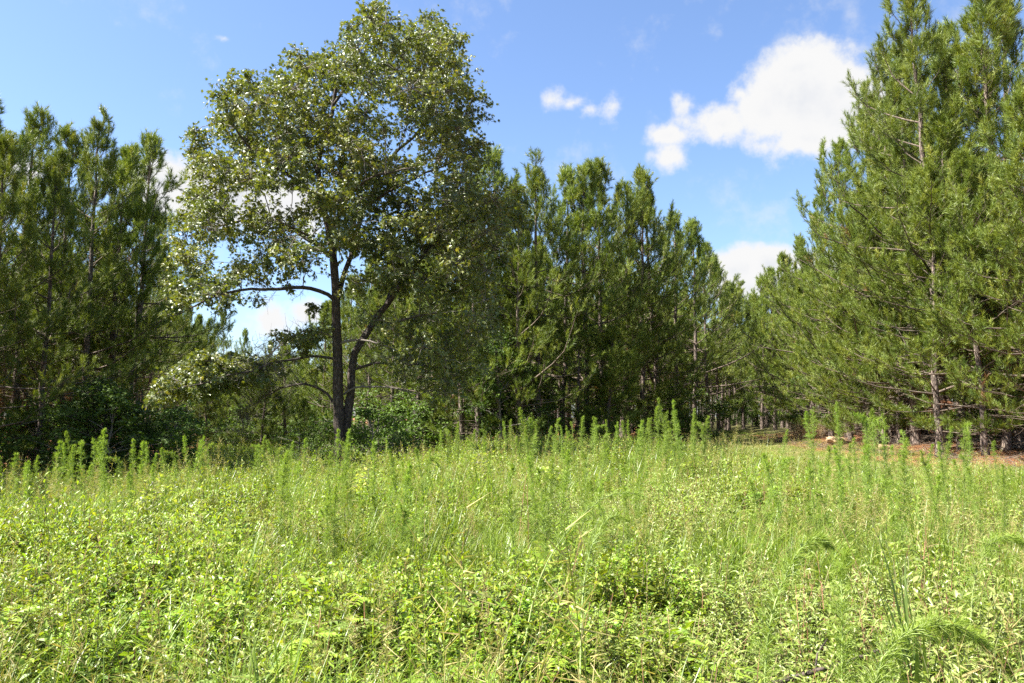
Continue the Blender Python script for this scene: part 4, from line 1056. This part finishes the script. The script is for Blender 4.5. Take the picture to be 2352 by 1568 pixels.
def k_bramble(seed, h=.32, n=150, lsz=.055, matl='weed', rad_=.26, tmpl=ROUND, var=(.32, .2)):
    rng = np.random.default_rng(seed); G = Geo()
    a_ = rng.uniform(0, 6.28, n); r_ = rad_ * np.sqrt(rng.uniform(0, 1, n)); z = h * rng.uniform(.15, 1, n) * (1 - .35 * (r_ / rad_) ** 2)
    p = np.stack([r_ * np.cos(a_), r_ * np.sin(a_), z], 1); d = norm(rng.normal(size=(n, 3)) * (1, 1, .35) + np.stack([np.cos(a_), np.sin(a_), 0 * a_], 1) * .5 + (0, 0, .1))
    G.stamp(tmpl[0], tmpl[1], p, frames(d, rng.normal(size=n) * .45), lsz * rng.uniform(.6, 1.25, n), np.clip(rng.normal(var[0], var[1], n) + .5 * (z / h - .5), 0, .94), 0)
    for _ in range(10):
        b_ = rng.uniform(0, 6.28); L = rng.uniform(.15, rad_)
        G.tubes(np.array([[(0, 0, 0), (L * .5 * math.cos(b_), L * .5 * math.sin(b_), h * .7), (L * math.cos(b_), L * math.sin(b_), h * .75)]]), np.array([[.003, .0025, .0015]]), 3, rng.uniform(), 1)
    return G.mesh('weed', [M[matl], M['stem']])


def k_panicle(seed, h=.7, n=5):
    """thin culms with airy seed heads plus a few blades"""
    rng = np.random.default_rng(seed); G = Geo()
    blades(G, rng, 16, h * .6, .08, .006)
    for _ in range(n):
        a_ = rng.uniform(0, 6.28); H = h * rng.uniform(.75, 1.1); ln = rng.uniform(.05, .3)
        tip = np.array([math.cos(a_) * ln * H, math.sin(a_) * ln * H, H]); P = np.array([(0, 0, 0), tip * (.4, .4, .55), tip])
        G.tubes(P[None], np.array([[.0018, .0014, .0009]]), 3, .8, 0)
        m_ = 34; q = rng.uniform(.6, 1, m_)[:, None]; p0 = P[1] + (P[2] - P[1]) * ((q - .5) / .5)
        d = norm(rng.normal(size=(m_, 3)) + (0, 0, .6))
        G.stamp(TH[0], TH[1], p0, frames(d, rng.uniform(0, 3, m_)), 1, rng.uniform(0, 1, m_), 1, sc3=np.stack([np.full(m_, .0028), rng.uniform(.03, .085, m_), np.ones(m_)], 1))
    return G.mesh('grass_tuft', [M['grass'], M['seed']])


def k_dry(seed, h=.3, n=40):
    rng = np.random.default_rng(seed); G = Geo(); blades(G, rng, n, h, .15, .005, lean=.7); return G.mesh('grass_tuft', [M['drygrass']])


KG = [k_grass(101), k_grass(102, .42, 50, .005), k_grass(103, .62, 34, .009, lean=.5), k_grass(104, .3, 60, .005), k_panicle(105), k_panicle(106, .85, 4), k_dry(107)]
KL = [k_stem(111, 8, .60, .055, NARROW, 'weed', 22, up=1.0), k_stem(112, 7, .66, .08, leaf_simple(.17, .07, .2), 'weed', 15, up=.8), k_stem(113, 6, .55, .072, leaf_simple(.24, .1, .12), 'weed', 13, up=.7), k_bramble(114), k_bramble(115, .4, 170, .045), k_pinnate(116, 9, .6), k_pinnate(117, 7, .5, var=(.65, .1)), k_stem(118, 8, .48, .035, ROUND, 'weed', 26, whorl=2, up=.3), k_bramble(119, .5, 120, .075, tmpl=SIMPLE, var=(.55, .2))]
KP = [k_stem(121, 7, .58, .06, leaf_simple(.19, .1, .12), 'paleweed', 17, up=.75), k_stem(122, 6, .5, .07, leaf_simple(.16, .08, .2), 'paleweed', 14, up=.5), k_pinnate(123, 7, .55, 'paleweed', .05), k_stem(124, 6, .62, .09, leaf_simple(.1, .04, .25), 'paleweed', 13, up=.6)]


def field_points(y0, y1, dens_, margin=2.5, seed=0):
    rng = np.random.default_rng(seed)
    W0 = lambda y: .70 * y + margin
    A = (W0(y0) + W0(y1)) * (y1 - y0); n = int(A * dens_)
    y = rng.uniform(y0, y1, int(n * 1.6)); x = rng.uniform(-1, 1, len(y)) * W0(y1)
    ok = (np.abs(x) < W0(y)); x, y = x[ok][:n], y[ok][:n]
    return x, y


def vegmask(x, y):
    """1 in the tall field, less on the mown strip and 0 under the woods"""
    edgeR = np.clip((wallx(y) - 5.6 - x) / 3.0, 0, 1)          # field side of the strip
    strip = np.clip((y - 17) / 4, 0, 1)
    far = np.clip((y - 33 - (x < 6) * 4) / 9, 0, 1) * (x > -2)
    v = 1 - strip * (1 - edgeR) * .95
    v = v * (1 - far * .85)
    return v


def woods(x, y):
    xb = np.interp(y, [38, 42, 50, 60, 75, 85], [-4, -4, 4, 10, 17, 20])
    mid_ = (x < xb) & (x > -15) & (y > 45 + np.abs(np.minimum(x + 6, 0)) * .9)
    return (x > wallx(y) - .3) & (y > 22) | (x < leftx(y) + .5) | mid_ | (y > 82)


def field():
    rng = np.random.default_rng(77)
    bands = [(1.3, 4, 50, .85), (4, 8, 42, .9), (8, 14, 30, 1.0), (14, 24, 17, 1.15), (24, 45, 7, 1.4), (45, 84, 3.2, 1.7)]
    X, Y, S = [], [], []
    for k, (a_, b_, dn_, s_) in enumerate(bands):
        x, y = field_points(a_, b_, dn_, 2.5 if a_ < 20 else 1.5, 300 + k)
        X.append(x); Y.append(y); S.append(np.full(len(x), s_))
    x, y, s = np.concatenate(X), np.concatenate(Y), np.concatenate(S)
    v = vegmask(x, y); wd_ = woods(x, y)
    keep = ~wd_ & (np.hypot(x, y) > 1.3) & (np.hypot(x - gx(786, OD), y - OD) > .5)
    x, y, s, v = x[keep], y[keep], s[keep], v[keep]; n = len(x)
    # species patches
    pg = vnoise(x, y, 2.4, 11) + .5 * vnoise(x, y, .8, 12); pl = vnoise(x, y, 2.0, 13) + .5 * vnoise(x, y, .7, 14); pp = vnoise(x, y, 2.6, 15) + .5 * vnoise(x, y, .9, 16)
    side = np.clip(x / (np.abs(y) * .6 + 1), -1, 1)
    pl = pl - side * .28; pp = pp + side * .28 - .28; pg = pg + .10 + np.clip(4.6 - y, 0, 2.2) * .14
    pg = pg + (1 - v) * 2.0
    kind = np.argmax(np.stack([pg, pl, pp]) + rng.gumbel(size=(3, n)) * .13, axis=0)
    hvar = (.42 + .65 * vnoise(x, y, 1.3, 21) + .50 * vnoise(x, y, .55, 22)) * rng.uniform(.7, 1.2, n) * (1.0 + .12 * np.clip((y - 6) / 10, 0, 1))
    # a bare-ish hollow near the bottom left
    hol = np.exp(-(((x + 1.75) / .35) ** 2 + ((y - 3.55) / .3) ** 2)) + np.exp(-(((x - 1.75) / .5) ** 2 + ((y - 3.0) / .3) ** 2)) * .9
    hvar *= 1 - .75 * np.clip(hol, 0, 1)
    sz = hvar * (.30 + .70 * v)
    z = height(x, y) - .015
    spread = s * np.where(v < .5, .9, 1.0)
    pts = np.stack([x, y, z], 1); rot = np.stack([rng.normal(size=n) * .10, rng.normal(size=n) * .10, rng.uniform(0, 6.28, n)], 1); nb_ = 1 + .10 * np.clip((9 - y) / 5, 0, 1); scl = np.stack([spread * (.6 + .4 * sz) * nb_, spread * (.6 + .4 * sz) * nb_, sz * (1 + .1 * (s - 1))], 1)
    subG = rng.choice(len(KG), n, p=[.26, .20, .18, .18, .07, .07, .04]); subG = np.where((v < .6) & (rng.uniform(size=n) < .5), rng.choice([3, 6, 4, 6], n), subG)
    wl_ = vnoise(x, y, 1.1, 31); subL = np.clip((wl_ * 11 - 1 + rng.normal(size=n) * 1.6), 0, len(KL) - .01).astype(int)
    subL = np.where(np.isin(subL, [3, 4, 5, 6, 8]) & (rng.uniform(size=n) < np.where(y < 4.5, .88, .70)), rng.choice([0, 1, 2, 7], n), subL)
    subP = rng.choice(len(KP), n, p=[.4, .2, .12, .28])
    for nm, q, sub, ms, lab, ct in (('grass', 0, subG, KG, 'tufts of grass with thin seed heads growing through the whole field', 'grass'), ('leafy_weeds', 1, subL, KL, 'yellow-green leafy weeds covering the field', 'weeds'), ('pale_weeds', 2, subP, KP, 'pale grey-green lance-leaved weeds mixed into the right of the field', 'weeds')):
        k = kind == q
        scatter(nm, pts[k], rot[k], scl[k], sub[k], ms, label=lab, cat=ct)
        print(nm, k.sum())


field()


def straw():
    rng = np.random.default_rng(88)
    G = Geo(); n = 60; a_ = rng.uniform(0, 6.28, n); p = np.stack([rng.normal(size=n) * .18, rng.normal(size=n) * .18, rng.uniform(.005, .05, n)], 1)
    d = norm(np.stack([np.cos(a_), np.sin(a_), rng.normal(size=n) * .15], 1))
    G.stamp(TH[0], TH[1], p, frames(d), 1, rng.uniform(0, 1, n), sc3=np.stack([np.full(n, .006), rng.uniform(.12, .22, n), np.ones(n)], 1)); k1 = G.mesh('straw', [M['straw']])
    G = Geo()
    for _ in range(5):
        a0 = rng.uniform(0, 6.28); P = np.array([(0, 0, .02), (math.cos(a0) * .25, math.sin(a0) * .25, rng.uniform(.03, .14)), (math.cos(a0 + .3) * .6, math.sin(a0 + .3) * .6, rng.uniform(.02, .2))])
        G.tubes(P[None], np.array([[.009, .007, .003]]), 4, .5)
    k2 = G.mesh('stick', [M['pinetwig']])
    y = rng.uniform(21, 62, 9000); x = wallx(y) - 2.6 + rng.uniform(0, 1, 9000) ** 1.3 * 9
    ok = x < y * .8; x, y = x[ok], y[ok]; n = len(x)
    pts = np.stack([x, y, height(x, y)], 1)
    idx = (rng.uniform(size=n) < .05).astype(int); sc = rng.uniform(.8, 1.6, n)
    scatter('pine_straw', pts, np.stack([0 * x, 0 * x, rng.uniform(0, 6.28, n)], 1), np.stack([sc, sc, sc], 1), idx, [k1, k2], label='red-brown fallen pine needles and twigs under the right-hand pines', cat='pine straw')


straw()


# ------------------------------------------------------------------ single things in the field
def rock(u, v, d, sx, sy, sz, seed, label):
    import bmesh
    bm = bmesh.new(); bmesh.ops.create_icosphere(bm, subdivisions=4, radius=1)
    rng = np.random.default_rng(seed); pl = [(norm(rng.normal(size=3)), rng.uniform(.55, .85)) for _ in range(9)]
    for q in bm.verts:
        c = np.array(q.co)
        for n_, o_ in pl:
            k = c @ n_ - o_
            if k > 0: c = c - n_ * k * .85
        c = c * (1 + .09 * math.sin(c[0] * 9 + seed) * math.cos(c[1] * 7 + c[2] * 5) + .04 * math.sin(c[0] * 23 + c[2] * 19))
        q.co = (c[0] * sx, c[1] * sy, c[2] * sz)
    me = bpy.data.meshes.new('boulder'); bm.to_mesh(me); bm.free(); me.materials.append(M['rock'])
    for p_ in me.polygons: p_.use_smooth = True
    o = put('boulder', me, loc=gp(gx(u, d), d, sz * .35)); o.rotation_euler = (0, .25, .4); tag(o, label, 'rock')


rock(1925, 1010, 42, .85, .6, .30, 3, 'pale sandstone boulder at the foot of the right wood beside the grass strip')
rock(2025, 1032, 34, .42, .35, .2, 5, 'small flat pale stone in the dry grass left of the thick trunks')

# dry tan grass clump at the far edge
rng = np.random.default_rng(91)
G = Geo(); blades(G, rng, 420, 1.5, .95, .014, lean=.35, var=(.5, .25)); tag(put('dry_grass_clump', G.mesh('dry_grass_clump', [M['drygrass']]), loc=gp(gx(1852, 50), 50)), 'tan clump of dry grass at the edge of the right wood, left of the boulder', 'dry grass')
# coarse blue-green grass clump near right
G = Geo(); blades(G, rng, 16, .92, .05, .020, lean=.13, curl=.4, var=(.15, .1)); blades(G, rng, 10, .6, .06, .016, lean=.4, var=(.2, .1))
tag(put('coarse_grass_clump', G.mesh('coarse_grass_clump', [M['grass']]), loc=gp(gx(2075, 3.9), 3.9)), 'tall clump of coarse upright blue-green grass blades in the near right field', 'grass clump')
G = Geo(); blades(G, rng, 9, .55, .05, .018, lean=.2, curl=.4, var=(.2, .1))
tag(put('coarse_grass_clump', G.mesh('coarse_grass_clump', [M['grass']]), loc=gp(gx(2300, 3.6), 3.6)), 'small clump of broad grass blades near the right edge, beside the taller clump', 'grass clump')
# whitish broad-leaved weed
me = k_stem(131, 9, .62, .085, leaf_simple(.26, .12, .1), 'paleweed', 16, rad_=.14, up=.6, var=(.85, .1)); me.name = 'whitish_weed'
tag(put('whitish_weed', me, loc=gp(gx(2165, 4.7), 4.7)), 'whitish broad-leaved weed right of the tall coarse grass', 'weed')
# tall dark-stemmed weeds with long leaves
def stalk(u, v, d, seed, label):
    h = hz(v, d); x = gx(u, d)
    m_ = k_stem(seed, 1, h / .95, .13, leaf_simple(.11, .04, .25), 'weed', 15, rad_=.01, up=.35, var=(.3, .12), leaf0=.3, lean=.04)
    m_.name = 'tall_weed'; tag(put('tall_weed', m_, loc=gp(x, d)), label, 'weed', 'tall dark-stemmed weeds')


stalk(1912, 1195, 4.4, 141, 'tall dark-stemmed weed with long drooping leaves in the near right field')
stalk(1188, 1075, 8.5, 142, 'tall leafy dark stalk near the middle of the field, left one')
stalk(1216, 1090, 8.2, 143, 'tall leafy dark stalk near the middle of the field, right one')
stalk(930, 1220, 6.0, 144, 'dark-stemmed weed with paired leaves in the left near field')
# fallen branch
G = Geo(); P = np.array([(-.42, .1, .06), (-.2, .03, .13), (0, 0, .2), (.2, -.03, .27), (.42, .02, .33)]); G.tubes(P[None], np.array([[.015, .014, .012, .009, .005]]), 8)
G.tubes(np.array([[(0, 0, .2), (.05, .1, .26), (.13, .16, .32)]]), np.array([[.007, .005, .003]]), 5); G.tubes(np.array([[(-.2, .03, .13), (-.24, -.1, .17), (-.3, -.2, .2)]]), np.array([[.01, .007, .004]]), 5)
tag(put('fallen_branch', G.mesh('fallen_branch', [M['oakbark']], True), loc=gp(gx(1850, 4.3), 4.3, .02)), 'grey dead branch lying in the weeds left of the tall coarse grass', 'branch')
# dead red-brown pine sprays
for (u, v, d, lab) in [(2170, 925, 31.5, 'rust-brown dead pine spray hanging on the left of the thick dark trunk'), (2142, 955, 35, 'rusty dead needles low beside the thin leaning pine stem')]:
    rng2 = np.random.default_rng(int(u)); G = Geo(); n = 26; c = rng2.normal(size=(n, 3)) * (.35, .3, .16)
    tv, tt = tuft_template(rng2, 30, .010)
    G.stamp(tv, tt, c, frames(norm(rng2.normal(size=(n, 3)) + (0, 0, -.5))), rng2.uniform(.8, 1.1, n), rng2.uniform(0, .8, n))
    G.tubes(np.stack([np.zeros((n, 3)) + (.25, .4, .1), c * .5, c], 1), np.broadcast_to(np.array([.012, .008, .004]), (n, 3)), 3, .2)
    tag(put('dead_pine_spray', G.mesh('dead_pine_spray', [M['straw']]), loc=at(u, v, d)), lab, 'dead branch')
